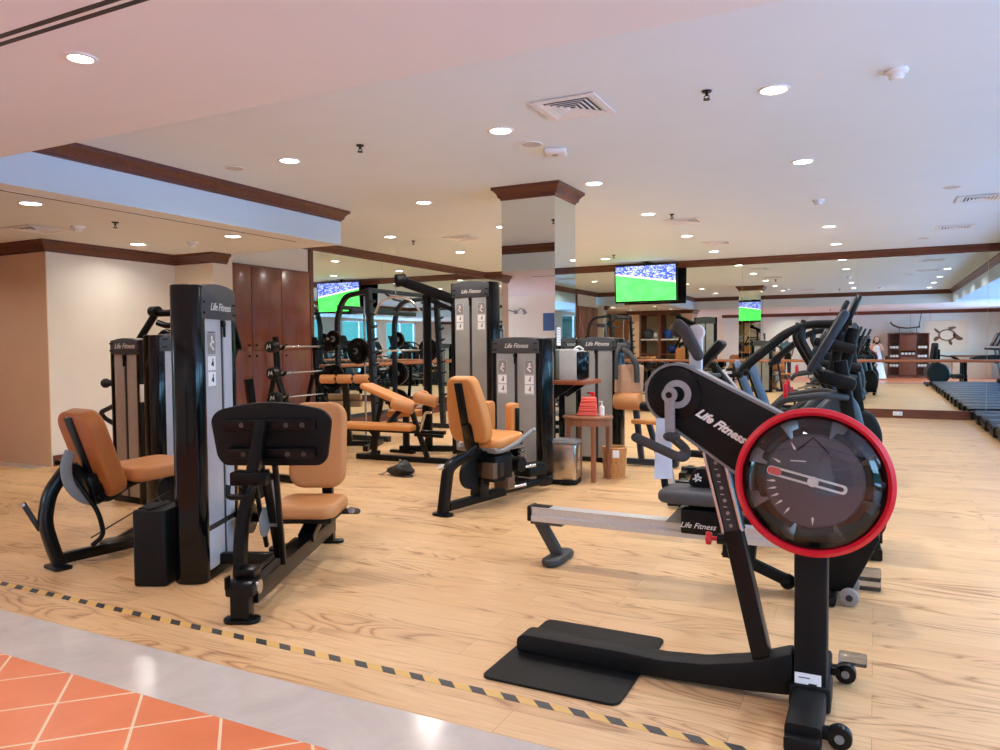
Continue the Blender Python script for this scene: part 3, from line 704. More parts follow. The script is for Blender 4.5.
B().box((0, -.04, .062), (.08, .60, .03), bev=.006).obj('back_spine', black, HA, bM)
B().bar([(0, .42, .52), (0, .30, .74)], .08, .05, up=(0, 1, 0)).obj('back_post', black, HA)
b = B(); pad(.46, .44, .10, .1, .035)(b, frame_M((.01, .66, .575), (0, -.1, 1), (0, 1, 0))); b.obj('seat', vinyl_or, HA)
B().box((.01, .64, .515), (.42, .40, .03), bev=.01).obj('seat_tray', steelgrey, HA)
for s in (-1, 1):
    h = B().tube([(s * .12, .46, .50), (s * .24, .46, .50), (s * .30, .62, .56), (s * .31, .86, .66)], .02, .06).obj('handle', steelgrey, HA)
    B().cyl((s * .31, .86, .66), (s * .311, .885, .67), .021).obj('end_cap', chrome, h)
    p = B(); pad(.13, .30, .09, .04, .02)(p, frame_M((s * .18 - .20, 1.03 - .04 * s, .735), (s, 0, 0), (0, 0, 1))); p.obj('thigh_pad', vinyl_or, HA)
    x = s * .24 - .20
    B().box((x, 1.03 - .04 * s, .72), (.02, .045, .24), bev=.006).bar([(x, 1.03, .62), (x - s * .02, 1.03, .45), (s * .16 - .18, 1.0, .28)], .05, .05, up=(0, 1, 0)).prism([(-.08, 0), (.04, 0), (.03, .18), (.0, .2)], .03, M=Mx.Translation((x, .98, .40)) @ face_M((0, 0, 0), (1, 0, 0), (0, 0, 1))).obj('pad_arm', black, HA)
    B().bar([(s * .16 - .18, 1.0, .27), (s * .16 - .12, 1.36, .27)], .14, .04).box((s * .16 - .16, 1.24, .22), (.2, .28, .10), bev=.02).obj('foot_rest', black_matt, HA)
b = B().box((.05, .60, .34), (.28, .26, .24), bev=.03).box((-.06, .82, .36), (.2, .2, .16), bev=.02).cyl((-.14, .90, .33), (.16, .90, .33), .07).cyl((-.02, .36, .30), (.02, .36, .30), .13, n=24)
b.obj('gear_housing', black_matt, HA)
b = B().box((.10, .52, .33), (.18, .16, .14), bev=.006).box((.14, .66, .20), (.16, .1, .1), bev=.006)
b.obj('counterweight', simple('bronze_weight', (96, 74, 56), .45), HA)
b = B()
for y in (.92, .98):
    for z in (.40, .44, .48): b.cyl((.10, y, z), (.13, y, z), .012, n=10)
b.tube([(.0, .95, .31), (.16, .95, .30), (.20, 1.05, .31)], .014, .04).cyl((.1, .72, .13), (.2, .9, .15), .016)
b.obj('adjuster_pin', chrome, HA)

# --- lat pulldown behind it
LT = thing('lat_pulldown_machine', 'tall lat pulldown with angled top beam and pull bar, left of the mirrored pillar', 'lat pulldown machine', (-4.67, 8.62, 0), -6)
tower(LT, Mx.Identity(4), .68, 2.26, .22, sh=shroud2, hz=.21)
tb = B().bar([(-.28, -.02, 2.02), (-.92, -.46, 2.30)], .09, .13).bar([(-.28, -.02, 1.88), (-.66, -.26, 2.08)], .05, .06).obj('top_beam', black, LT)
B().cyl((-.90, -.51, 2.28), (-.83, -.40, 2.30), .085, n=24, bev=.01).obj('pulley', black_matt, tb)
B().tube([(-.93, -.48, 2.24), (-.93, -.48, 2.10)], .008, n=6).obj('cable', chrome, LT)
B().tube([(-1.20, -.58, 1.86), (-1.14, -.56, 2.02), (-.93, -.48, 2.10), (-.72, -.40, 2.02), (-.62, -.37, 1.88)], .017, .12).obj('pull_bar', chrome, LT)
B().bar([(-.60, -.24, .05), (-.60, -.24, 2.10)], .08, .08, up=(0, 1, 0)).bar([(-.3, 0, .06), (-.98, -.38, .06)], .09, .08).bar([(-.9, -.34, .06), (-.9, -.34, .5)], .07, .07, up=(0, 1, 0)).box((-.95, -.36, .02), (.4, .08, .04), bev=.01).obj('frame', black, LT)
b = B(); pad(.3, .46, .08, .06)(b, frame_M((-.90, -.36, .54), (0, 0, 1), (.8, .6, 0))); b.obj('seat', vinyl_or, LT)
for s in (-1, 1):
    o = V((-.63, -.28, .78)); d = V((-.6, .8, 0)) * s
    B().cyl(o + d * .05, o + d * .25, .065, n=20, bev=.015).obj('thigh_roller', vinyl_or, LT)
B().bar([(-.63, -.28, .3), (-.63, -.28, .80)], .05, .05, up=(0, 1, 0)).cyl((-.48, -.48, .78), (-.78, -.08, .78), .02).obj('roller_post', black, LT)

# --- pec deck right of the pillar
PD = thing('pec_fly_machine', 'chest fly machine with two tan pads and curved arms, right of the mirrored pillar', 'chest fly machine', (-3.02, 8.62, 0), -4)
tower(PD, Mx.Translation((.0, .12, 0)), .60, 1.52, .22, sh=shroud2, hz=.16, placards=0)
B().bar([(.40, .0, .05), (1.0, .05, .05)], .07, .07).bar([(.56, .05, .05), (.44, .10, .9)], .06, .07, up=(0, 1, 0)).bar([(.80, .02, .05), (.66, .02, .5)], .06, .06, up=(0, 1, 0)).box((.9, .05, .02), (.08, .5, .04), bev=.01).obj('base_frame', simple('blue_black_frame', (34, 46, 62), .35), PD)
b = B(); pad(.33, .34, .10, .03, .02)(b, frame_M((.445, -.06, 1.02), (0, -1, .1), (0, 0, 1))); b.obj('backrest', simple('pale_tan_vinyl', (190, 150, 122), .45), PD)
b = B(); b.cyl((.29, -.12, .765), (.62, -.12, .765), .10, n=24, bev=.03); b.obj('lumbar_roll', vinyl, PD)
b = B(); pad(.34, .16, .05, .03, .015)(b, frame_M((.66, -.06, .53), (0, 0, 1), (0, 1, 0))); b.obj('seat', vinyl_or, PD)
B().tube([(.32, .0, 1.36), (.44, -.15, 1.36), (.59, -.20, 1.22), (.60, -.22, .99)], .032, .14).tube([(.33, .05, 1.40), (.34, -.18, 1.36), (.345, -.22, 1.02)], .026, .08).cyl((.28, .0, 1.40), (.42, .0, 1.40), .045).bar([(.30, .02, 1.36), (.42, .0, 1.46)], .06, .05).obj('fly_arm', rubber, PD)
B().box((.335, -.005, .92), (.03, .06, .25), bev=.004).obj('rep_counter', white, PD)
# ---------------------------------------------------------------- upper body ergometer in the foreground (side view lies in the xz plane)
UY = 3.14
UB = thing('arm_ergometer', 'black standing arm ergometer with a red-rimmed clear fluid tank, nearest machine at right', 'arm ergometer', (-.21, UY, 0))
X0 = -.21
def U(x, y, z): return (x - X0, y - UY, z)
B().prism([(x - X0, y - UY) for x, y in [(p.x, p.y) for p in fillet([(-1.50, 2.785, 0), (-.89, 2.785, 0), (-.89, 3.53, 0), (-1.50, 3.53, 0)], .045, 5, True)]], .012, bev=.003).obj('standing_plate', black_matt, UB)
# swooping spine beam: outline in x,z extruded across y
top = [(-1.47, .075), (-1.44, .095), (-.98, .098), (-.80, .092), (-.62, .108), (-.44, .150), (-.28, .212)]
bot = [(-.28, .045), (-.45, .030), (-.9, .0125), (-1.47, .0125)]
sp = [(x - X0, z) for x, z in [(p.x, p.y) for p in fillet([V((x, z, 0)) for x, z in top + bot], .02, 3, True)]]
B().prism(sp, .115, M=face_M(U(0, UY - .058, 0), (1, 0, 0), (0, 0, 1)) @ Mx.Translation((X0, 0, -.115)), bev=.006).obj('base_beam', black_matt, UB)
B().bar([U(-.215, UY, .02), U(-.215, UY, .76)], .118, .125, up=(0, 1, 0), bev=.01).obj('tank_post', black_matt, UB)
B().box(U(-.215, UY, .055), (.15, .16, .10), bev=.012).bar([U(-.215, 2.76, .05), U(-.215, 3.50, .05)], .12, .085, bev=.015).box(U(-.215, 2.77, .03), (.12, .10, .06), bev=.012).obj('stabiliser_bar', black_matt, UB)
st = B().box(U(-.222, 3.0755, .118), (.095, .004, .058)).obj('rating_sticker', paper, UB)
B().box(U(-.235, 3.0732, .130), (.04, .0006, .004)).box(U(-.205, 3.0732, .108), (.03, .0006, .006)).obj('print', ink, st)
for y in (2.83, 3.40):
    w = B().cyl(U(-.10, y - .022, .045), U(-.10, y + .022, .045), .042, n=24, bev=.008).obj('transport_wheel', black, UB)
    B().cyl(U(-.10, y - .026, .045), U(-.10, y + .026, .045), .016, n=14).obj('hub', steelgrey, w)
    B().box(U(-.145, y, .05), (.05, .05, .035), bev=.006).obj('wheel_bracket', black, UB)
B().span(U(-.13, 3.45, .055), U(-.02, 3.51, .10), bev=.008).obj('levelling_block', cplastic, UB)
# adjustable strut
B().bar([U(-.39, UY, .13), U(-.512, UY, .665)], .075, .072, up=(1, 0, .2), bev=.006).obj('outer_strut', black, UB)
sd = V((-.080, 0, .325)); s0 = V(U(-.511, UY, .66)); sn = sd.normalized()
ins = B().bar([s0, s0 + sd], .062, .055, up=(1, 0, .2), bev=.004).obj('inner_strut', slotm, UB)
for s in (-1, 1):
    sx = V((1, 0, .21)).normalized() * (.0365 * s)
    B().bar([s0 + sx, s0 + sx + sd], .066, .012, up=(1, 0, .2), bev=.002).obj('chrome_edge', chrome, ins)
b = B()
for k in range(6):
    p = s0 + sd * (.08 + .155 * k) + V((0, -.0325, 0)); b.cyl(p, p + V((0, .003, 0)), .0075, n=12)
b.obj('pin_hole', greypl, ins)
b = B()
for k in range(6):
    p = s0 + sd * (.155 + .155 * k) + V((-.004, -.032, 0)); b.box(p, (.014, .001, .002))
b.obj('scale_mark', white, ins)
kb = B().cyl(U(-.545, UY, .62), U(-.575, UY, .62), .022, n=16).obj('knob_collar', black, UB)
pts = [(.024 * (1 + .16 * math.cos(5 * a)) * math.cos(a), .024 * (1 + .16 * math.cos(5 * a)) * math.sin(a)) for a in [2 * PI * k / 40 for k in range(40)]]
B().prism(pts, .022, M=frame_M(U(-.600, UY, .62), (-1, 0, 0), (0, 0, 1)), bev=.004).cyl(U(-.575, UY, .62), U(-.612, UY, .62), .009).obj('adjust_knob', red, UB)
# drive arm: wide stadium from the crank hub down to the tank
HC, TC = V((-.735, 0, 1.218)), V((-.205, 0, .905))
def stadium(p, q, r0, r1, n=18):
    d = (q - p); L = d.length; a = math.atan2(d.z, d.x); al = math.acos((r0 - r1) / L); out = []
    for k in range(n + 1):
        t = a + al + (2 * PI - 2 * al) * k / n; out.append((p.x + r0 * math.cos(t), p.z + r0 * math.sin(t)))
    for k in range(n + 1):
        t = a - al + 2 * al * k / n; out.append((q.x + r1 * math.cos(t), q.z + r1 * math.sin(t)))
    return out
SM = Mx.Translation((-X0, 0, 0)) @ face_M((0, 0, 0), (1, 0, 0), (0, 0, 1))     # local x,y -> x,z ; z -> -y
arm = B().prism(stadium(HC, TC, .118, .155), .11, M=SM @ Mx.Translation((0, 0, -.04)), bev=.012).obj('drive_arm', black_matt, UB)
out, inn = stadium(HC, TC, .120, .157), stadium(HC, TC, .112, .149)
edge = [V((x - X0, -.03, z)) for x, z in out]
B().sweep(edge, [(-.008, -.04), (.003, -.04), (.003, .04), (-.008, .04)], True, up=(0, 1, 0)).obj('rim_trim', steelgrey, arm)
B().prism([(HC.x + .107 * math.cos(a), HC.z + .107 * math.sin(a)) for a in [2 * PI * k / 40 for k in range(40)]], .012, M=SM @ Mx.Translation((0, 0, .068)), bev=.004).obj('hub_cover', black, arm)
B().lathe([(.032, .078), (.056, .078), (.058, .083), (.032, .086)], SM @ Mx.Translation((HC.x + .012, HC.z, .004)), 32, True).obj('hub_ring', greypl, arm)
B().cyl(U(HC.x, UY - .07, HC.z), U(HC.x, UY - .135, HC.z), .024, n=24).obj('crank_axle', chrome, arm)
lettering(BRAND, .048, white, arm, face_M(U(-.553, UY - .0715, 1.094), (TC - HC) , (.51, 0, .86)), .42, bold=.002)
ck = B().bar([U(HC.x - .005, UY - .14, HC.z + .015), U(-.738, UY - .14, 1.045)], .040, .016, up=(0, 1, 0), bev=.004).cyl(U(HC.x - .005, UY - .13, HC.z), U(HC.x - .005, UY - .152, HC.z), .030, n=24).obj('crank', simple('satin_steel', (158, 160, 164), .35, .6, .05, 60), UB)
B().cyl(U(HC.x - .005, UY - .151, HC.z), U(HC.x - .005, UY - .155, HC.z), .013, n=16).obj('axle_bolt', black, ck)
hd = B().tube([U(-.730, UY - .13, 1.045), U(-.665, UY - .15, 1.0), U(-.66, UY - .24, .975), U(-.845, UY - .26, 1.055)], .0185, .05, n=14).sph(U(-.733, UY - .135, 1.05), (.035, .03, .022), 14).sph(U(-.845, UY - .26, 1.055), .0185).obj('grip_handle', rubber, UB)
# opposite crank pointing up with its grip
B().bar([U(HC.x + .055, UY + .06, HC.z + .02), U(HC.x + .06, UY + .06, 1.49)], .054, .03, up=(0, 1, 0), bev=.008).cyl(U(HC.x + .06, UY + .075, 1.47), U(HC.x + .06, UY + .035, 1.47), .033, n=20).obj('crank', simple('white_crank_paint', (214, 208, 204), .4), UB)
h2 = B().tube([U(HC.x - .015, UY + .03, 1.475), U(HC.x - .005, UY + .02, 1.50), U(HC.x + .025, UY + .0, 1.475), U(HC.x + .085, UY - .03, 1.375)], [.024, .028, .027, .023], .0, n=14).sph(U(HC.x - .015, UY + .03, 1.475), .024).sph(U(HC.x + .085, UY - .03, 1.375), .023).obj('grip_handle', rubber, UB)
# fluid tank facing the camera side
TM = SM @ Mx.Translation((TC.x, TC.z, .055))
tk = B().lathe([(0, .0), (.20, .0), (.245, .03), (.255, .08), (.25, .085), (.235, .05), (.19, .02), (0, .02)], TM, 48).obj('tank_shell', black, UB)
B().lathe([(.250, .072), (.250, .105), (.262, .118), (.277, .105), (.277, .082), (.266, .070)], TM, 64, True).obj('red_rim', red, tk)
b = B()
for k in range(8):
    a = R(22 + 45 * k)
    M2 = TM @ Mx.Translation((0, 0, .062)) @ Mx.Rotation(a, 4, 'Z') @ Mx.Translation((.195, 0, 0)) @ Mx.Rotation(R(35), 4, 'X')
    b.prism([(-.045, -.012), (.04, -.036), (.045, .0), (.04, .036), (-.045, .012)], .004, M=M2)
b.obj('paddle', glassy('smoked_paddle', (120, 122, 124), .30, .35, .3), tk)
B().lathe([(0, .078), (.170, .078), (.178, .068), (.182, .05), (.182, .02)], TM, 48).obj('dial_hub', simple('dial_grey', (78, 78, 86), .45), tk)
B().lathe([(.178, .070), (.200, .066), (.204, .050), (.178, .050)], TM, 48, True).obj('dial_ring', gloss, tk)
b = B()
for a, l in ((118, 1.2), (150, 1.3), (166, 1.2), (182, 1.), (193, 1.), (204, 1.), (216, 1.1), (232, 1.2), (270, 1.5)):
    b.prism([(.132, -.0015), (.140, -.0045), (.166, 0), (.140, .0045), (.132, .0015)], .001, M=TM @ Mx.Translation((0, 0, .0785)) @ Mx.Rotation(R(a), 4, 'Z'))
b.box(TM @ V((-.052, .075, .079)), (.055, .001, .004))
b.obj('dial_mark', white, tk)
B().bar([TM @ V((-.055, .115, .080)), TM @ V((0, .165, .080)), TM @ V((.055, .108, .080))], .008, .002, up=(0, 1, 0), bev=.001).obj('chevron', black, tk)
pa = Mx.Rotation(R(-13), 4, 'Z')
B().lathe([(.0, 0), (.020, 0), (.018, .012), (0, .014)], TM @ Mx.Translation((0, 0, .080)), 24).obj('pointer_hub', white, tk)
outl, inl = rrect(.285, .034, .015, 4), rrect(.262, .018, .008, 4)
b = B(); PM = TM @ Mx.Translation((-.022, 0.008, .088)) @ pa
ro = [b.bm.verts.new(PM @ V((x, y, z))) for z in (0, .005) for x, y in outl]; ri = [b.bm.verts.new(PM @ V((x, y, z))) for z in (0, .005) for x, y in inl]; n = len(outl)
for k in range(n):
    j = (k + 1) % n
    b.bm.faces.new((ro[k], ro[j], ro[n + j], ro[n + k])); b.bm.faces.new((ri[k], ri[n + k], ri[n + j], ri[j]))
    b.bm.faces.new((ro[n + k], ro[n + j], ri[n + j], ri[n + k])); b.bm.faces.new((ro[k], ri[k], ri[j], ro[j]))
b.obj('pointer', white, tk)
B().prism(rrect(.05, .028, .012), .006, M=PM @ Mx.Translation((-.115, 0, 0)), bev=.001).obj('pointer_tip', simple('coral_plastic', (240, 96, 96), .4), tk)
B().lathe([(.252, .100), (.235, .125), (.20, .145), (.12, .162), (0, .168)], TM, 64).obj('clear_cover', clear, tk)
# notice sheet tied to the crank
t = thing('paper_notice', 'narrow pale blue-white paper notice hanging from the arm ergometer crank', 'paper notice', (-.782, 3.052, 0))
B().prism([(-.034, .865), (.040, .870), (.036, 1.118), (-.026, 1.118)], .002, M=face_M((0, 0, 0), (1, .2, 0), (0, 0, 1))).obj('sheet', paper_bl, t)
B().tube([(.02, 0, 1.115), (.035, -.03, 1.16), (.039, -.05, 1.15)], .003, n=6).obj('string', white, t)

# ---------------------------------------------------------------- rowing machine behind it
RW = thing('rowing_machine', 'rowing machine with a long silver rail and black seat, behind the arm ergometer', 'rowing machine', (-1.0, 4.55, 0))
def W(x, y, z): return (x + 1.0, y - 4.55, z)
rp = [(-.05, -.045), (.05, -.045), (.055, -.01), (.042, .0), (.042, .03), (.05, .048), (-.05, .048), (-.042, .03), (-.042, .0), (-.055, -.01)]
B().sweep([W(-2.03, 4.55, .305), W(-.35, 4.55, .30)], rp, up=(0, 0, 1)).obj('rail', alu, RW)
B().box(W(-2.045, 4.55, .31), (.03, .115, .105), bev=.01).box(W(-1.97, 4.55, .356), (.12, .07, .006), bev=.002).obj('rail_end_cap', black, RW)
B().bar([W(-1.99, 4.55, .255), W(-1.86, 4.55, .045)], .07, .055, up=(0, 1, 0)).box(W(-1.93, 4.55, .25), (.22, .08, .02)).obj('rear_leg', simple('dark_grey_leg', (58, 58, 60), .45), RW)
B().prism(rrect(.12, .36, .058), .05, M=Mx.Translation(W(-1.86, 4.55, 0)), bev=.018).obj('rear_foot', simple('dark_grey_foot', (52, 52, 54), .5), RW)
b = B().box(W(-.91, 4.5, .375), (.235, .16, .15), bev=.015); b.box(W(-.91, 4.55, .455), (.18, .10, .05), bev=.01)
cr = b.obj('seat_carriage', black, RW)
lettering(BRAND, .046, white, cr, face_M(W(-.925, 4.418, .355), (1, 0, 0), (0, 0, 1)), .4)
b = B().prism([(-1.13, .35), (-1.02, .35), (-1.02, .43), (-1.06, .43)], .15, M=face_M(W(0, 4.62, 0), (1, 0, 0), (0, 0, 1)) @ Mx.Translation((0, 0, 0))); b.obj('carriage_wedge', steelgrey, RW)
b = B(); pad(.40, .34, .075, .08, .03)(b, frame_M(W(-.96, 4.52, .52), (0, 0, 1), (0, 1, 0))); b.obj('seat', simple('charcoal_foam', (74, 74, 78), .7), RW)
B().tube([W(-1.04, 4.55, .46), W(-1.15, 4.55, .52), W(-1.16, 4.55, .68), W(-1.05, 4.55, .765), W(-.88, 4.55, .76), W(-.70, 4.55, .72)], .022, .09, n=12).obj('loop_bar', black_matt, RW)
b = B().prism([(p.x, p.y) for p in fillet([V(v) for v in ((-1.02, .56, 0), (-.60, .56, 0), (-.60, .675, 0), (-.98, .675, 0))], .05, 5, True)], .10, M=face_M(W(0, 4.66, 0), (1, 0, 0), (0, 0, 1)), bev=.012)
fb = b.obj('foot_block', black_matt, RW)
b = B()
for k in range(3): b.tube([W(-.955 + .025 * math.cos(R(120 * k)), 4.557, .615 + .025 * math.sin(R(120 * k))), W(-.955 - .008 * math.sin(R(120 * k)), 4.555, .615 + .01 * math.cos(R(120 * k))), W(-.955 + .028 * math.cos(R(120 * k + 80)), 4.557, .615 + .028 * math.sin(R(120 * k + 80)))], .0055, .02, n=6)
b.obj('emblem', white, fb)
B().bar([W(-.80, 4.55, .20), W(-.44, 4.55, .06)], .07, .05, up=(0, 1, 0), bev=.02).sph(W(-.44, 4.55, .055), (.045, .05, .045)).prism([(-.80, .16), (-.62, .16), (-.60, .34), (-.80, .34)], .08, M=face_M(W(0, 4.59, 0), (1, 0, 0), (0, 0, 1)), bev=.01).obj('front_leg', black_matt, RW)
B().prism([(-.40, .055), (-.11, .055), (.03, .36), (-.02, .62), (-.40, .62)], .16, M=face_M(W(0, 4.63, 0), (1, 0, 0), (0, 0, 1)), bev=.015).obj('body', black_matt, RW)
B().lathe([(0, -.06), (.21, -.06), (.235, -.03), (.235, .03), (.21, .06), (0, .06)], Mx.Translation(W(-.21, 4.55, .62)) @ Mx.Rotation(R(90), 4, 'X') @ Mx.Translation((0, 0, .10)), 40).obj('fluid_tank', gloss, RW)
for y in (4.42, 4.68):
    w = B().cyl(W(-.115, y - .02, .05), W(-.115, y + .02, .05), .048, n=24, bev=.008).obj('transport_wheel', greypl, RW)
    B().cyl(W(-.115, y - .024, .05), W(-.115, y + .024, .05), .018, n=14).obj('hub', slotm, w)
B().span(W(-.10, 4.72, .06), W(.04, 4.82, .12), bev=.01).span(W(-.10, 4.72, .005), W(.04, 4.82, .05), bev=.01).obj('levelling_block', cplastic, RW)
B().box(W(-.25, 4.55, .03), (.14, .4, .05), bev=.01).obj('front_base', black_matt, RW)
# ---------------------------------------------------------------- cardio machines by the back mirror
def bike_console(b, M):
    b.box((0, 0, 0), (.36, .05, .28), bev=.02)
def elliptical(name, label, loc, rz=0, s=1.):
    """user faces +x; console mast at +x"""
    t = thing(name, label, 'elliptical trainer', loc, rz, 'elliptical trainers in a row')
    B().bar([(-1.55, 0, .06), (.15, 0, .06)], .09, .08).bar([(-1.5, -.28, .04), (-1.5, .28, .04)], .07, .07).bar([(.10, -.3, .04), (.10, .3, .04)], .08, .07).obj('base_frame', black, t)
    # big rounded drive housing at the front
    sh = [(-.62, .08), (.10, .08), (.16, .50), (.06, .92), (-.10, 1.02), (-.32, .80), (-.58, .45)]
    sh = [(p.x, p.y) for p in fillet([V((x, y, 0)) for x, y in sh], .14, 5, True)]
    B().prism(sh, .26, M=face_M((0, .13, 0), (1, 0, 0), (0, 0, 1)), bev=.05, seg=3).obj('drive_housing', simple(name + '_shell', (46, 56, 66), .35), t)
    B().bar([(-.12, 0, .85), (.02, 0, 1.55)], .13, .10, up=(1, 0, 0), bev=.03).obj('mast', black_matt, t)
    cm = frame_M((.0, 0, 1.68), (-1, 0, .42), (0, 0, 1))
    c = B().box((0, 0, 0), (.40, .34, .05), bev=.025).box((0, -.20, .02), (.34, .10, .08), bev=.03).obj('console', black, t, cm)
    B().box((0, .02, .026), (.31, .21, .004)).obj('console_screen', gloss, c, cm)
    B().box((-.10, 0, 1.40), (.30, .40, .09), (0, 18, 0), bev=.03).obj('accessory_tray', black_matt, t)
    # handlebar frame that reaches back to the user
    for q in (-1, 1):
        B().tube([(.0, q * .16, 1.60), (-.34, q * .22, 1.60), (-.50, q * .27, 1.54), (-.88, q * .30, 1.22), (-.92, q * .30, 1.15)], .028, .10).sph((-.92, q * .30, 1.15), .04).obj('fixed_handle', black_matt, t)
        B().tube([(-.10, q * .20, .95), (-.30, q * .28, 1.25), (-.42, q * .26, 1.48), (-.38, q * .22, 1.62)], .026, .10).obj('moving_arm', black, t)
        B().bar([(-.10, q * .18, .46), (-.95, q * .18, .30 + .10 * q), (-1.25, q * .18, .26 + .06 * q)], .06, .05).obj('pedal_arm', steelgrey, t)
        B().box((-.86, q * .18, .36 + .09 * q), (.40, .16, .035), bev=.012).box((-.67, q * .18, .395 + .09 * q), (.03, .16, .08), bev=.01).obj('pedal', black_matt, t)
        B().bar([(-.15, q * .15, .78), (.16, q * .15, .12)], .07, .07, up=(0, 1, 0), bev=.02).obj('front_leg', simple('slate_leg', (70, 88, 106), .4), t)
    return t
EL1 = elliptical('elliptical_trainer', 'elliptical trainer with the tallest leaning console, nearest of the cardio machines by the back mirror', (-.20, 7.35, 0), 3)
for i, (y, l) in enumerate(((8.2, 'elliptical trainer second from the camera behind the tallest console'), (11.2, 'elliptical trainer third from the camera in its row'), (12.3, 'elliptical trainer closest to the back mirror'))):
    dup(EL1, (-.32 - .06 * i, y, 0), 3, l)

def recumbent(label, loc, rz=0):
    """rider faces +x, leaning on a raked backrest at -x"""
    t = thing('recumbent_bike', label, 'recumbent bike', loc, rz, 'recumbent bikes before the ellipticals')
    B().bar([(-.80, 0, .12), (.25, 0, .12)], .10, .10).bar([(-.66, -.2, .04), (-.66, .2, .04)], .07, .07).bar([(.2, -.25, .04), (.2, .25, .04)], .07, .07).bar([(-.66, 0, .05), (-.66, 0, .14)], .07, .07, up=(0, 1, 0)).bar([(.2, 0, .05), (.2, 0, .14)], .07, .07, up=(0, 1, 0)).bar([(-.75, 0, .14), (-.70, 0, .50)], .10, .12, up=(0, 1, 0)).obj('base_frame', black, t)
    sh = [(-.22, .10), (.26, .10), (.30, .45), (.18, .70), (-.05, .66), (-.25, .40)]
    sh = [(p.x, p.y) for p in fillet([V((x, y, 0)) for x, y in sh], .12, 5, True)]
    B().prism(sh, .24, M=face_M((0, .12, 0), (1, 0, 0), (0, 0, 1)), bev=.04, seg=3).obj('drive_housing', black_matt, t)
    b = B(); pad(.40, .40, .09, .1, .035)(b, frame_M((-.66, 0, .56), (0, 0, 1), (0, 1, 0))); b.obj('seat', black_matt, t)
    bk = frame_M((-.98, 0, .93), (1, 0, .36), (0, 0, 1))
    b = B(); pad(.36, .60, .07, .12, .03)(b, bk); b.obj('backrest', vinyl_blue, t)
    B().box((0, 0, -.045), (.30, .54, .03), bev=.012).obj('back_shell', black, t, bk)
    B().bar([(-.76, 0, .46), (-.90, 0, .62), (-.98, 0, .85)], .09, .05, up=(0, 1, 0)).obj('back_post', black, t)
    B().bar([(.08, 0, .62), (-.02, 0, 1.30)], .09, .08, up=(0, 1, 0), bev=.02).obj('mast', black_matt, t)
    cm = frame_M((-.10, 0, 1.43), (-1, 0, .55), (0, 0, 1))
    c = B().box((0, 0, 0), (.38, .48, .06), bev=.03).obj('console', simple('console_blue_black', (34, 46, 58), .4), t, cm)
    B().box((0, .03, .031), (.30, .30, .004)).obj('console_screen', gloss, c, cm)
    B().box((-.04, 0, 1.17), (.24, .36, .09), (0, 15, 0), bev=.03).obj('accessory_tray', black_matt, t)
    for q in (-1, 1):
        B().tube([(.02, q * .05, 1.05), (-.12, q * .24, 1.08), (-.38, q * .26, 1.04), (-.42, q * .24, .98)], .024, .06).obj('front_handle', rubber, t)
        B().box((-.36, q * .26, 1.10), (.03, .03, .11), bev=.01).obj('red_lever', red, t)
        h = B().tube([(-.72, q * .14, .52), (-.70, q * .29, .58), (-.50, q * .31, .78), (-.40, q * .31, .78)], .022, .07).obj('seat_handle', rubber, t)
        B().box((-.42, q * .31, .82), (.025, .03, .09), bev=.008).obj('red_lever', red, h)
        B().cyl((.0, q * .14, .36), (.0, q * .18, .36), .02).bar([(.0, q * .16, .36), (-.12, q * .16, .36 + .12 * q)], .03, .02).box((-.12, q * .23, .36 + .12 * q), (.10, .12, .035), bev=.01).obj('pedal_crank', steelgrey, t)
    return t
RB = recumbent('recumbent bike with slate blue backrest and dark console, nearest of the cardio group', (-.20, 5.65, 0), 4)
dup(RB, (-.22, 9.1, 0), 4, 'recumbent bike whose slate blue backrest is the right one of two beyond the upright bike')
dup(RB, (-.52, 10.05, 0), 4, 'recumbent bike whose slate blue backrest is the left one of two beyond the upright bike')

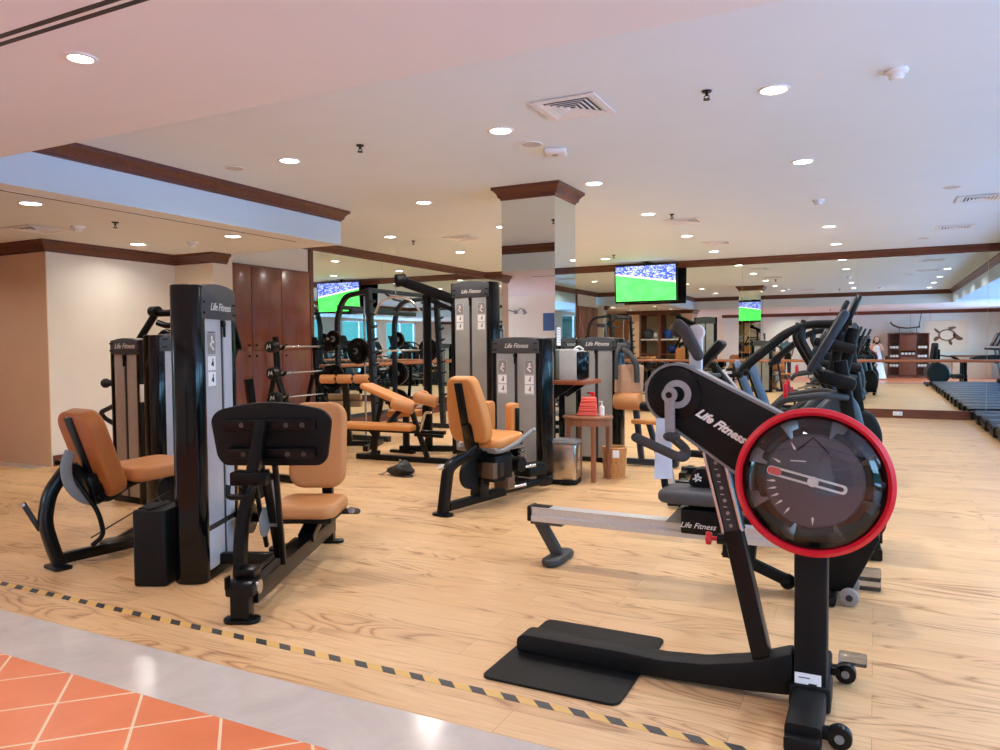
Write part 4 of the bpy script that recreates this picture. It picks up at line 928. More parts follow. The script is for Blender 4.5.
def upright(label, loc, rz):
    """rider faces +x, console mast rakes back towards the rider"""
    t = thing('upright_bike', label, 'upright bike', loc, rz, 'upright bikes left of the recumbent bike')
    B().bar([(-.55, 0, .06), (.60, 0, .06)], .09, .08).bar([(-.40, -.18, .04), (-.40, .18, .04)], .07, .07).bar([(.56, -.25, .04), (.56, .25, .04)], .07, .07).obj('base_frame', black, t)
    sh = [(-.20, .10), (.45, .10), (.50, .50), (.25, .66), (-.05, .72), (-.22, .45)]
    sh = [(p.x, p.y) for p in fillet([V((x, y, 0)) for x, y in sh], .12, 5, True)]
    B().prism(sh, .20, M=face_M((0, .10, 0), (1, 0, 0), (0, 0, 1)), bev=.04, seg=3).obj('drive_housing', black_matt, t)
    B().tube([(.16, 0, .62), (.04, 0, .92), (-.16, 0, 1.22)], .040, .2, n=12).obj('mast', black, t)
    B().tube([(.21, 0, .64), (.10, 0, .94), (-.10, 0, 1.20)], .012, .2, n=8).obj('mast_trim', alu, t)
    cm = frame_M((-.21, 0, 1.31), (-.75, 0, .66), (0, 0, 1))
    c = B().box((0, 0, 0), (.34, .36, .07), bev=.03).obj('console', black, t, cm)
    B().box((0, .03, .036), (.26, .22, .004)).obj('console_screen', gloss, c, cm)
    for q in (-1, 1): B().tube([(-.12, q * .04, 1.16), (-.22, q * .22, 1.16), (-.36, q * .24, 1.10)], .02, .06).obj('handlebar', rubber, t)
    B().bar([(-.50, 0, .08), (-.64, 0, .84)], .06, .06, up=(0, 1, 0)).obj('seat_post', alu, t)
    b = B(); pad(.22, .28, .08, .09, .03)(b, frame_M((-.66, 0, .88), (0, 0, 1), (1, 0, 0))); b.obj('saddle', black_matt, t)
    B().cyl((.06, -.14, .36), (.06, .14, .36), .02).box((.14, -.2, .27), (.1, .1, .03), bev=.01).box((-.02, .2, .45), (.1, .1, .03), bev=.01).obj('pedal_crank', steelgrey, t)
    B().box((.12, -.04, .80), (.03, .03, .05), bev=.01).obj('red_lever', red, t)
    return t
UP = upright('upright bike with a tilted black console above the arm ergometer', (-1.06, 6.52, 0), 4)

# ---------------------------------------------------------------- treadmills by the windows
def treadmill(label, y):
    t = thing('treadmill', label, 'treadmill', (1.55, y, 0), 0, 'treadmills facing the windows')
    B().box((1.05, 0, .12), (2.08, .86, .12), bev=.03).obj('deck_frame', black_matt, t)
    B().box((.98, 0, .186), (1.86, .54, .012), bev=.005).cyl((.06, -.27, .15), (.06, .27, .15), .042).obj('running_belt', simple('belt_rubber', (38, 40, 44), .5), t)
    for s in (-1, 1):
        B().box((1.0, s * .36, .192), (1.9, .13, .02), bev=.006).obj('side_step', simple('slate_step', (78, 94, 112), .35), t)
        B().box((.04, s * .37, .11), (.14, .12, .17), bev=.04).obj('end_cap', black, t)
        B().bar([(1.92, s * .40, .15), (1.70, s * .40, 1.24)], .07, .08, up=(0, 1, 0), bev=.02).obj('upright', steelgrey, t)
        B().tube([(1.80, s * .40, 1.02), (1.35, s * .40, .98), (1.05, s * .40, .92)], .026, .05).obj('handrail', black_matt, t)
    B().box((1.95, 0, .22), (.40, .80, .20), bev=.06, seg=3).obj('motor_hood', black_matt, t)
    B().box((1.62, 0, 1.22), (.40, .86, .06), bev=.03).obj('cross_bar', black_matt, t)
    cm = frame_M((1.66, 0, 1.50), (-1, 0, .45), (0, 0, 1))
    c = B().box((0, 0, 0), (.66, .44, .06), bev=.03).obj('console', black, t, cm)
    B().box((0, .03, .031), (.48, .30, .004)).obj('console_screen', gloss, c, cm)
    B().box((.2, -.36, .03), (.08, .08, .06)).box((.2, .36, .03), (.08, .08, .06)).box((1.9, .36, .03), (.08, .08, .06)).box((1.9, -.36, .03), (.08, .08, .06)).obj('levelling_foot', black, t)
    return t
TMY = [15.36 - .93 * k for k in range(12)]
TM0 = treadmill('black treadmill in the row facing the windows, closest to the back mirror', TMY[0])
for k in range(1, 12): dup(TM0, (1.55, TMY[k], 0), None, 'black treadmill in the row facing the windows, %s counted from the back mirror' % ORD[k])

# stair steppers at the near end of that row (seen in the mirror)
def stepper(label, y):
    t = thing('stepper', label, 'stepper', (1.45, y, 0), 0, 'round-backed steppers at the end of the treadmill row')
    B().lathe([(0, -.15), (.30, -.15), (.34, -.10), (.34, .10), (.30, .15), (0, .15)], Mx.Translation((.36, 0, .42)) @ Mx.Rotation(R(90), 4, 'X'), 32).box((.36, 0, .04), (.7, .5, .08), bev=.02).obj('drum_housing', simple('deep_green_black', (20, 34, 38), .3), t)
    b = B(); pad(.42, .62, .12, .16, .04)(b, frame_M((.26, 0, 1.10), (-1, 0, .12), (0, 0, 1))); b.obj('back_panel', black_matt, t)
    B().bar([(.36, 0, .6), (.36, 0, 1.2)], .08, .08, up=(0, 1, 0)).tube([(.4, -.2, 1.0), (.8, -.24, .95), (1.1, -.24, .75)], .02, .05).tube([(.4, .2, 1.0), (.8, .24, .95), (1.1, .24, .75)], .02, .05).box((.95, .13, .35), (.4, .18, .05), bev=.01).box((.95, -.13, .28), (.4, .18, .05), bev=.01).bar([(.4, 0, .06), (1.3, 0, .06)], .1, .08).box((1.1, 0, .18), (.1, .35, .2)).bar([(1.1, -.24, .1), (1.1, -.24, .78)], .05, .05, up=(0, 1, 0)).bar([(1.1, .24, .1), (1.1, .24, .78)], .05, .05, up=(0, 1, 0)).obj('frame', black, t)
    return t
s0_ = stepper('round-backed black stepper at the end of the treadmill row, closest to the lobby', 2.85)
dup(s0_, (1.45, 3.45, 0), None, 'round-backed black stepper at the end of the treadmill row, middle of three')
dup(s0_, (1.45, 4.05, 0), None, 'round-backed black stepper beside the last treadmill, farthest from the lobby')
# ---------------------------------------------------------------- free weights by the left mirror
BN = thing('decline_bench', 'flat orange-tan bench with angled back pad and leg rollers, before the squat rack', 'weight bench', (-5.3, 7.72, 0), 3)
b = B(); pad(.30, 1.08, .075, .05, .025)(b, frame_M((-.26, 0, .43), (0, 0, 1), (1, 0, 0))); b.obj('seat', vinyl_or, BN)
b = B(); pad(.30, .78, .07, .05, .025)(b, frame_M((-.32, .34, .79), (.36, 0, 1), (1, 0, -.36))); b.obj('back_pad', vinyl_or, BN)
B().bar([(-.60, .02, .035), (.72, .02, .035)], .08, .07, bev=.02).bar([(-.36, .02, .05), (-.30, .02, .39)], .06, .06, up=(0, 1, 0)).prism([(-.12, 0), (.08, 0), (0, -.12)], .05, M=face_M((-.32, .045, .385), (1, 0, 0), (0, 0, 1))).bar([(-.7, .02, .375), (.65, .04, .375)], .06, .045).bar([(.42, .02, .05), (.30, .02, .36), (.18, .02, .70)], .05, .06, up=(0, 1, 0)).bar([(-.20, .02, .40), (-.10, .34, .66)], .05, .05, up=(1, 0, 0)).bar([(-.5, .2, .1), (-.42, .34, .78)], .05, .05, up=(1, 0, 0)).bar([(-.5, .02, .04), (-.5, .36, .04)], .05, .06).bar([(.25, .02, .34), (.65, -.02, .34)], .05, .04).obj('frame', black, BN)
for x, z, dx in ((.14, .70, -1), (.46, .79, 1)):
    B().cyl((x - .14, -.10, z + .03), (x + .12, -.02, z - .04), .072, n=22, bev=.02).cyl((x - .15, -.103, z + .033), (x - .142, -.101, z + .031), .05).obj('leg_roller', vinyl, BN)
B().bar([(.18, .0, .66), (.50, .05, .76)], .03, .03).tube([(.32, .02, .38), (.40, .0, .62), (.50, 0, .62)], .018, .04).obj('roller_axle', chrome, BN)

HY = thing('roman_chair', 'back extension bench with a row of orange rollers, behind the flat bench at left', 'back extension bench', (-6.62, 8.42, 0), 20)
B().bar([(-.35, -.3, .04), (-.35, .5, .04)], .07, .07).bar([(.35, -.3, .04), (.35, .5, .04)], .07, .07).bar([(-.35, .1, .06), (.35, .1, .06)], .07, .07).bar([(0, .1, .06), (0, -.05, .95)], .08, .08, up=(0, 1, 0)).cyl((-.36, -.08, .98), (.36, -.08, .98), .022).obj('frame', black, HY)
for x in (-.24, 0, .24): B().cyl((x - .105, -.08, .98), (x + .105, -.08, .98), .062, n=20, bev=.015).obj('roller', vinyl, HY)
for z in (.72, .62): B().cyl((-.3, .12, z), (.18, .12, z), .045, n=18, bev=.012).obj('foot_roller', simple('olive_tan_foam', (150, 128, 96), .7), HY)

SR = thing('squat_rack', 'tall black squat and smith rack with saw-tooth uprights by the left mirror', 'squat rack', (-7.15, 10.25, 0), 0)
fm = simple('deep_blue_black_frame', (20, 28, 36), .35, 0, .1, 50, 0, .2)
for y in (-.98, .98):
    fu = B().bar([(.42, y, .02), (.30, y, 2.30)], .08, .09, up=(0, 1, 0)).obj('front_upright', fm, SR)
    B().bar([(-.45, y * .8, .02), (-.45, y * .8, 1.90), (-.30, y * .8, 2.22), (.30, y, 2.26)], .07, .07, up=(0, 1, 0), fil=.3).obj('rear_upright', fm, SR)
    B().bar([(-.62, y, .04), (.65, y, .04)], .08, .08).obj('foot_rail', fm, SR)
    for k in range(9):
        z = .55 + .19 * k; x = .42 - .12 * z / 2.3 + .05
        B().prism([(0, 0), (.07, .03), (.07, .06), (.05, .06), (.045, .045), (0, .05)], .05, M=face_M((x - .01, y + .025, z), (1, 0, 0), (0, 0, 1))).obj('hook', fm, fu)
    B().cyl((.12, y * .86, .05), (.12, y * .86, 2.2), .016).obj('guide_rod', chrome, SR)
    b = B()
    for z in (.45, .95, 1.55): b.cyl((-.45, y * .8, z), (-.45, y * .8 + (.26 if y > 0 else -.26), z), .024)
    b.obj('plate_peg', chrome, SR)
for x, y, z in ((.30, 1.0, 2.28), (-.42, .78, 2.05), (-.45, .8, .3), (-.1, .9, 1.98)): B().bar([(x, -y, z), (x, y, z)], .065, .065).obj('cross_beam', fm, SR)
B().tube([(.30, -.55, 2.26), (.42, -.50, 2.16), (.44, -.3, 2.14)], .02, .05).tube([(.30, .55, 2.26), (.42, .50, 2.16), (.44, .3, 2.14)], .02, .05).obj('pull_up_grip', rubber, SR)
bb = thing('smith_bar', 'long barbell held across the squat rack in front of the left mirror', 'barbell', (-7.03, 10.25, 1.36))
B().cyl((0, -1.10, 0), (0, 1.10, 0), .014, n=14).obj('shaft', chrome, bb)
for s in (-1, 1): B().cyl((0, s * .92, 0), (0, s * 1.12, 0), .025).box((.0, s * .86, 0), (.08, .06, .10), bev=.01).obj('sleeve', black, bb)
def plate(x, y, z, r, label, rot=0):
    t = thing('weight_plate', label, 'weight plate', (x, y, z), rot, 'black weight plates on the squat rack')
    M = Mx.Rotation(R(90), 4, 'X')
    B().lathe([(.026, -.022), (r * .35, -.022), (r * .42, -.012), (r * .82, -.012), (r * .88, -.022), (r, -.020), (r, .020), (r * .88, .022), (r * .82, .012), (r * .42, .012), (r * .35, .022), (.026, .022)], M, 32, True).obj('disc', black, t)
    B().lathe([(.024, -.026), (.045, -.026), (.045, .026), (.024, .026)], M, 20, True).obj('hub_ring', steelgrey, t)
k = 0
for s, nm in ((-1, 'near'), (1, 'far')):
    for z, r, n in ((.45, .22, 'bottom'), (.95, .20, 'middle'), (1.55, .135, 'top')):
        plate(-7.6, 10.25 + s * .88, z, r, 'black weight plate on the %s peg at the %s end of the squat rack' % (n, nm))
    plate(-7.03, 10.25 + s * 1.0, 1.36, .20, 'large black weight plate loaded on the %s end of the rack barbell' % nm)
    plate(-7.03, 10.25 + s * 1.06, 1.36, .125, 'small black weight plate outermost on the %s end of the rack barbell' % nm)

GR = thing('barbell_rack', 'black rack holding fixed barbells in front of the red wardrobe', 'barbell rack', (-7.85, 8.74, 0))
for y in (-.40, .45):
    B().bar([(.35, y, .04), (-.30, y, .04)], .06, .06).bar([(.30, y, .05), (.28, y, .45), (.05, y, .95), (.02, y, 1.58)], .05, .08, up=(0, 1, 0), fil=.15).bar([(-.28, y, .05), (-.02, y, 1.0)], .05, .06, up=(0, 1, 0)).obj('side_frame', black, GR)
    b = B()
    for z, x in ((1.43, .06), (1.05, .08), (.70, .11)): b.tube([(x, y, z - .03), (x + .10, y, z - .03), (x + .13, y, z + .03)], .018, .03).box((x - .01, y, z), (.06, .07, .12), bev=.015)
    b.obj('cradle', black, GR)
for x, z in ((-.2, .3), (.1, .25)): B().bar([(x, -.40, z), (x, .45, z)], .05, .06).obj('cross_beam', black, GR)
for z, x, n in ((1.43, .15, 'top'), (1.05, .17, 'middle'), (.70, .20, 'bottom')):
    t = thing('fixed_barbell', 'fixed-weight barbell on the %s cradles of the rack by the wardrobe' % n, 'barbell', (-7.85 + x, 8.76, z + .005))
    B().cyl((0, -.64, 0), (0, .64, 0), .0155, n=14).obj('shaft', chrome, t)
    for s in (-1, 1):
        h = B().cyl((0, s * .56, 0), (0, s * .70, 0), .085, n=10, bev=.012).cyl((0, s * .52, 0), (0, s * .56, 0), .045, n=16).obj('weight_head', black, t)
        B().tube([(-.035, s * .7008, -.03), (-.02, s * .7008, .03), (.005, s * .7008, -.01), (.03, s * .7008, .035), (.035, s * .7008, -.02)], .005, n=6).obj('weight_mark', white, h)

# dumbbells on two tiers below the barre
DR = thing('dumbbell_rack', 'long two-tier dumbbell rack under the barre by the back mirror', 'dumbbell rack', (-4.5, 15.55, 0))
for x in (-1.55, 0, 1.55):
    B().bar([(x, .25, .03), (x, -.25, .03)], .06, .06).bar([(x, .2, .04), (x, .05, 1.0)], .06, .07, up=(1, 0, 0)).obj('leg', black, DR)
for z, y in ((.40, -.08), (.90, .02)):
    B().bar([(-1.6, y - .10, z), (1.6, y - .10, z)], .04, .03).bar([(-1.6, y + .10, z + .04), (1.6, y + .10, z + .04)], .04, .03).obj('shelf_rail', black, DR)
DB = None; n = 0
for z, y, nm in ((.40, -.08, 'lower'), (.90, .02, 'upper')):
    for k in range(13):
        lb = 'black hexagonal dumbbell on the %s tier of the rack, %s from the left' % (nm, ORD[k]); p = (-4.5 - 1.56 + .26 * k, 15.55 + y, z + .09)
        if DB is None:
            DB = thing('dumbbell', lb, 'dumbbell', p, 0, 'black dumbbells on the two-tier rack')
            for s in (-1, 1): B().cyl((0, s * .05, 0), (0, s * .145, 0), .078, n=8, bev=.012).cyl((0, s * .145, 0), (0, s * .147, 0), .035, n=12).obj('head', black, DB)
            B().cyl((0, -.06, 0), (0, .06, 0), .016, n=12).obj('handle', chrome, DB)
        else: dup(DB, p, 0, lb)
# two spare dumbbells on the floor
for i, (x, y) in enumerate(((-3.35, 13.2), (-2.75, 12.9))):
    dup(DB, (x, y, .078), 25, 'black dumbbell on the floor in front of the rack, %s one' % ('left' if i == 0 else 'right'), 'dumbbells left on the floor')

# ---------------------------------------------------------------- small things round the pillar
t = thing('pedal_bin', 'brushed steel rectangular pedal bin beside the mirrored pillar', 'pedal bin', (-2.86, 7.22, 0), 8)
B().prism(rrect(.27, .26, .03), .36, M=Mx.Translation((0, 0, .05)), bev=.004).obj('body', steel, t)
B().prism(rrect(.28, .27, .03), .05, bev=.006).obj('base', black_matt, t)
B().prism(rrect(.285, .275, .03), .035, M=Mx.Translation((0, 0, .412)), bev=.012).prism(rrect(.24, .23, .03), .012, M=Mx.Translation((0, 0, .445)), bev=.005).obj('lid', steelgrey, t)
B().box((.04, -.155, .025), (.12, .06, .016), bev=.005).obj('pedal', black, t)
t = thing('waste_basket', 'woven rattan waste basket with a white tag under the side table', 'basket', (-2.50, 7.72, 0))
B().lathe([(0, .0), (.105, .0), (.125, .33), (.118, .33), (.10, .012), (0, .012)], n=28).obj('liner', wicker, t)
b = B()
for k in range(14):
    for s in (1, -1):
        a = 2 * PI * k / 14; pts = [((.108 + .02 * q / 6) * math.cos(a + s * q * .13), (.108 + .02 * q / 6) * math.sin(a + s * q * .13), .01 + .31 * q / 6) for q in range(7)]
        b.tube(pts, .006, n=6)
for z, r in ((.008, .108), (.325, .129)): b.tube([(r * math.cos(2 * PI * k / 24), r * math.sin(2 * PI * k / 24), z) for k in range(24)], .010, n=8, closed=True)
b.obj('weave', simple('rattan_cane', (206, 152, 92), .6, 0, .15, 60), t)
B().box((.06, -.128, .27), (.07, .004, .08), (0, 0, 20)).obj('tag', paper, t)
t = thing('side_table', 'small oval wooden table with towels on it, right of the pedal bin', 'side table', (-2.72, 7.50, 0), 0)
ov = [(.27 * math.cos(2 * PI * k / 36), .22 * math.sin(2 * PI * k / 36)) for k in range(36)]
B().prism(ov, .03, M=Mx.Translation((0, 0, .65)), bev=.008).prism([(x * .93, y * .93) for x, y in ov], .07, M=Mx.Translation((0, 0, .58))).obj('top', table_w, t)
for x, y in ((.12, -.16), (-.19, -.10), (.20, .10), (-.15, .15)): B().bar([(x, y, 0), (x * .95, y * .95, .60)], .045, .05, up=(0, 1, 0), bev=.008).obj('leg', table_w, t)
t = None
tw = None
for k in range(4):
    z = .682 + .048 * k
    lb = 'coral red folded towel, %s of the stack on the side table' % ('bottom', 'second from the bottom', 'third from the bottom', 'topmost')[k]
    if tw is None:
        tw = thing('folded_towel', lb, 'towel', (-2.72, 7.50, z), 12, 'coral towels stacked on the side table')
        B().box((0, 0, .012), (.20, .16, .024), bev=.011, seg=3).box((0, .002, .034), (.195, .155, .022), bev=.011, seg=3).obj('fold', towel_r, tw)
    else:
        d = dup(tw, (-2.72 + .004 * k, 7.50, z), 12 + 3 * k, lb); d.scale = (1 - .06 * k, 1, 1)
t = thing('spray_bottle', 'clear spray bottle with a red trigger head behind the coral towels', 'spray bottle', (-2.70, 7.62, .681))
B().lathe([(0, 0), (.036, 0), (.038, .02), (.038, .11), (.016, .16), (.013, .185), (0, .185)], n=20).obj('bottle', simple('pale_bottle', (224, 226, 230), .3), t)
B().box((0, 0, .215), (.03, .04, .05), bev=.008).box((-.035, 0, .228), (.07, .024, .024), bev=.006).bar([(-.02, 0, .215), (-.045, 0, .17)], .012, .014, up=(0, 1, 0)).obj('trigger_head', red, t)
t = thing('lotion_bottle', 'small white pump bottle at the right of the coral towels', 'pump bottle', (-2.57, 7.52, .681))
B().lathe([(0, 0), (.026, 0), (.027, .09), (.012, .105), (.010, .12), (0, .12)], n=18).obj('bottle', white, t)
B().cyl((0, 0, .12), (0, 0, .145), .007).box((-.012, 0, .148), (.04, .014, .01), bev=.003).obj('pump', white, t)
t = thing('wall_shelf', 'reddish wooden shelf fixed to the right face of the mirrored pillar', 'shelf', (-3.118, 7.74, 1.0))
B().prism(rrect(.38, .56, .04), .045, M=Mx.Translation((.193, .0, 0)), bev=.008).obj('board', shelf_w, t)
for y in (-.2, .2): B().prism([(0, 0), (.25, 0), (0, -.16)], .02, M=face_M((.002, y, -.002), (1, 0, 0), (0, 0, 1))).obj('bracket', black, t)
t = thing('countertop_dispenser', 'boxy grey and glossy black dispenser standing on the pillar shelf', 'dispenser', (-2.95, 7.70, 1.046))
B().box((-.02, 0, .16), (.20, .28, .32), bev=.012).obj('body', simple('light_grey_shell', (196, 198, 196), .35), t)
B().prism([(p.x, p.y) for p in fillet([V(v) for v in ((.08, -.13, 0), (.15, -.09, 0), (.17, 0, 0), (.15, .09, 0), (.08, .13, 0))], .05, 4)], .30, M=Mx.Translation((0, 0, .01)), bev=.02).obj('black_front', gloss, t)
B().prism([(-.12, -.14), (.06, -.14), (.02, .10), (-.12, .12)], .015, M=Mx.Translation((0, 0, .32)), bev=.005).tube([(.02, -.05, .33), (.06, -.02, .37), (.1, .03, .33)], .01, .03).obj('lid', white, t)
B().cyl((.165, -.03, .19), (.178, -.03, .19), .012).obj('tap', chrome, t)
t = thing('paper_notice', 'white printed notice stuck on the right face of the mirrored pillar', 'paper notice', (PX1 + .002, 7.68, 1.52))
B().box((0, 0, 0), (.002, .10, .20)).obj('sheet', paper, t)
b = B()
for k in range(6): b.box((.0015, 0, .075 - .028 * k), (.0006, .075, .008))
b.obj('printed_lines', greypl, t)
BG = thing('gym_bag', 'small black bag slumped on the wood floor before the bench', 'bag', (-4.70, 6.92, 0), 14)
b = bmesh.new(); bmesh.ops.create_icosphere(b, subdivisions=4, radius=1)
for v in b.verts:
    c = v.co; nz = math.sin(c.x * 4.1 + 1) * .10 + math.sin(c.y * 5.3 + c.x * 3) * .08 + math.sin(c.z * 6 + c.x * 2.2) * .06
    q = 1 + nz; x = c.x * .165 * q; y = c.y * .12 * q; z = max(0.002, (.055 + c.z * .085 * q * (1.15 - .55 * max(0, -c.x) - .15 * abs(c.x))))
    v.co = (x, y, z)
bb_ = B(); bb_.merge(b); bb_.obj('body', simple('black_nylon', (24, 24, 26), .5, 0, .2, 60, .3), BG, smooth=80)
B().tube([(-.06, -.07, .09), (-.02, -.11, .115), (.05, -.10, .115), (.08, -.06, .10)], .008, .03).tube([(.10, -.05, .03), (.19, -.12, .006), (.12, -.17, .006), (.02, -.14, .006)], .008, .04).obj('strap', rubber, BG)
B().tube([(-.14, -.04, .05), (-.21, -.05, .008), (-.25, -.04, .006)], [.006, .016, .008], n=8).cyl((-.03, .05, .13), (-.03, .05, .165), .012).obj('cord', simple('tan_cord', (200, 178, 150), .8), BG)
# ---------------------------------------------------------------- lobby side, seen in the mirrors
t = thing('towel_cabinet', 'dark red wood cabinet with open side shelves of white towels, under the carved boat', 'cabinet', (1.17, -2.72, 0))
b = B()
for x in (-.72, -.29, .29, .72): b.box((x, 0, .9), (.035, .42, 1.80))
b.box((0, .20 * 0 - .205, .9), (1.45, .02, 1.8)); b.box((0, 0, 1.795), (1.52, .46, .035)); b.box((0, 0, .05), (1.45, .42, .08))
b.obj('carcass', cab_w, t)
for s in (-1, 1):
    for z in (.42, .80, 1.16, 1.48): B().box((s * .505, .0, z), (.40, .40, .025)).obj('shelf', cab_w, t)
for z0, z1 in ((.12, .86), (1.10, 1.74)):
    d = B().span((-.27, .19, z0), (.27, .215, z1), bev=.004).obj('door', cab_w, t); B().sph((.22, .228, (z0 + z1) / 2), .016).obj('knob', black, d)
B().box((0, 0, .90), (.55, .40, .025)).obj('shelf', cab_w, t)
RT = None; k = 0
for s, sn in ((1, 'left'), (-1, 'right')):     # mirrored view: +x reads on the right
    for z, zn, m in ((.435, 'lowest', 3), (.815, 'second', 3), (1.175, 'third', 3)):
        for q in range(m):
            p = (1.17 + s * .505 - .11 + .11 * q, -2.66, z + .065); lb = 'rolled white towel, %s on the %s cabinet shelf nearer the %s' % (ORD[q], zn, 'windows' if s > 0 else 'attendant')
            if RT is None:
                RT = thing('rolled_towel', lb, 'towel', p, 0, 'white rolled towels in the cabinet')
                B().cyl((0, -.13, 0), (0, .13, 0), .053, n=18, bev=.015).obj('roll', towel_w, RT)
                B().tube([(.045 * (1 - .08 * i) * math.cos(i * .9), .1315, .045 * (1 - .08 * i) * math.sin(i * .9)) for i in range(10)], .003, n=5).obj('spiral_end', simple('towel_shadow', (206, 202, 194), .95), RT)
            else: dup(RT, p, 0, lb)
for q in range(4):
    dup(RT, (1.17 - .2 + .13 * q, -2.66, .98), 0, 'rolled white towel, %s in the gap between the cabinet doors' % ORD[q])
t = thing('boat_sculpture', 'dark carved boat with a tall prow standing on top of the towel cabinet', 'sculpture', (1.12, -2.70, 1.813))
bt = [(-.62, .42), (-.52, .30), (-.30, .20), (0, .17), (.30, .20), (.46, .22), (.48, .28), (.30, .25), (0, .23), (-.30, .27), (-.50, .37), (-.60, .50)]
B().prism(bt, .06, M=face_M((0, .03, 0), (1, 0, 0), (0, 0, 1)), bev=.012).obj('hull', simple('driftwood', (86, 66, 52), .6), t)
B().cyl((.42 - .7, 0, .2), (.42 - .7, 0, .0), .012).cyl((.42, 0, .2), (.50, 0, .78), .018, .012).cyl((.35, 0, .22), (.35, 0, 0), .012).box((0, 0, .008), (.9, .09, .016)).obj('stand', simple('dark_metal', (40, 36, 34), .4), t)
# turtle wall carving
t = thing('turtle_carving', 'brown openwork turtle carving mounted on the pale lobby wall', 'wall sculpture', (2.55, YF + .012, 1.72))
tm = simple('carved_wood', (110, 76, 58), .55)
TMx = face_M((0, .028, 0), (1, 0, 0), (0, 0, 1)) @ Mx.Scale(.74, 4)
b = B(); N = 40
sh = [(.36 * math.cos(a), .27 * math.sin(a)) for a in [2 * PI * k / N for k in range(N)]]
rings = [[b.bm.verts.new(TMx @ V((x * s, y * s, z))) for x, y in sh] for s, z in ((1.15, 0), (1.15, .04), (.95, .05), (.95, 0))]
for i in range(4):
    for k in range(N): b.bm.faces.new((rings[i][k], rings[i][(k + 1) % N], rings[(i + 1) % 4][(k + 1) % N], rings[(i + 1) % 4][k]))
b.obj('shell_ring', tm, t)
def fl(pts): return [(p.x, p.y) for p in fillet([V((x, y, 0)) for x, y in pts], .06, 4, True)]
for pts in (((-.30, .14), (-.46, .30), (-.62, .40), (-.58, .26), (-.42, .10)), ((.12, .26), (.02, .40), (.30, .46), (.46, .40), (.30, .34)), ((-.30, -.12), (-.52, -.06), (-.66, -.22), (-.58, -.36), (-.44, -.26)), ((.04, -.26), (.10, -.46), (.22, -.58), (.26, -.44), (.18, -.26))):
    B().prism(fl(pts), .045, M=TMx, bev=.01).obj('flipper', tm, t)
B().prism(fl(((.26, -.06), (.30, .14), (.44, .06), (.60, -.10), (.72, -.14), (.74, -.26), (.60, -.30), (.46, -.26))), .05, M=TMx, bev=.012).obj('head', tm, t)
t = thing('reception_counter', 'low wooden reception counter with a brown top on the lobby side', 'counter', (3.35, -2.55, 0))
B().box((0, 0, .43), (1.30, .50, .86), bev=.01).obj('body', simple('counter_veneer', (206, 178, 152), .45), t)
B().box((0, 0, .885), (1.40, .60, .05), bev=.008).obj('top', cab_w, t)
b = B()
for x, z in ((-.66, 1.35), (.05, 1.35)): b.span((1.9 + x, YF, .02), (1.9 + x + .012, YF + .003, LO - .15))
struct(b.obj('trim_8', greypl))
B_ = struct(B().span((1.72, YF, 1.05), (3.28, YF + .006, 2.30)).obj('trim_9', wall_cream))
t = thing('wall_lamp', 'two-arm brass wall lamp on the beige lobby wall', 'wall lamp', (-8.6, YF + .001, 2.32))
B().box((0, .012, 0), (.10, .024, .10), bev=.01).tube([(-.01, .02, 0), (-.2, .12, .06), (-.28, .14, .0)], .014, .05).tube([(.01, .02, 0), (.2, .12, .1), (.28, .14, .04)], .014, .05).obj('arm', steelgrey, t)
for s, z in ((-1, 0), (1, .04)): B().cyl((s * .28, .14, z + .02), (s * .34, .16, z - .09), .03, .06, n=18).obj('lamp_shade', greypl, t)
t = thing('wall_poster', 'small dark blue poster on the beige lobby wall', 'poster', (-7.65, YF + .006, 2.04))
B().box((0, 0, 0), (.32, .012, .46)).obj('sheet', simple('blue_poster', (52, 92, 140), .5), t)
t = thing('wall_clock', 'round white wall clock on a cream pier between the windows', 'clock', (XW - .003, 5.65, 2.0))
B().lathe([(0, 0), (.17, 0), (.17, .03), (.155, .035), (.15, .02), (0, .02)], Mx.Rotation(R(-90), 4, 'Y'), 32).obj('case', steelgrey, t)
B().lathe([(0, .0205), (.148, .0205), (.148, .022), (0, .022)], Mx.Rotation(R(-90), 4, 'Y'), 32).obj('dial', white, t)
B().bar([(-.024, 0, 0), (-.024, .05, .06)], .010, .003, up=(1, 0, 0), bev=.001).bar([(-.025, 0, 0), (-.025, -.02, .11)], .007, .003, up=(1, 0, 0), bev=.001).obj('hand', ink, t)
t = thing('wall_panel_box', 'white control box on the wall above the alcove end', 'control box', (-6.248, 2.8, 1.60))
B().box((.03, 0, 0), (.06, .42, .38), bev=.01).obj('case', white, t)
B().box((.062, -.06, .03), (.006, .16, .18)).box((.062, .12, .03), (.006, .10, .18)).obj('screen', gloss, t)

# ---------------------------------------------------------------- people (both seen reflected in the back mirror)
def limb(b, pts, rs, n=12):
    for i in range(len(pts) - 1):
        b.cyl(pts[i], pts[i + 1], rs[i], rs[i + 1], n)
    for p, r in zip(pts, rs): b.sph(p, r, 12)
def hand(b, w, d, side, curl=.5):
    """palm at wrist w pointing along d, five fingers"""
    d = V(d).normalized(); s = V(side).normalized(); nrm = d.cross(s).normalized(); w = V(w)
    b.sph(w + d * .045, (.04, .04, .04), 10); limb(b, [w, w + d * .04, w + d * .085], [.026, .036, .034])
    for k, L in enumerate((.060, .072, .078, .070)):
        o = w + d * .085 + s * (.030 - .020 * k) * -1
        m = o + d * L * .5; e = m + (d * (1 - curl) + nrm * curl).normalized() * L * .55
        limb(b, [o, m, e], [.0105, .0098, .0085], 8)
    o = w + d * .03 + s * .032; m = o + (d + s * .9).normalized() * .045; limb(b, [o, m, m + d * .03], [.012, .011, .009], 8)
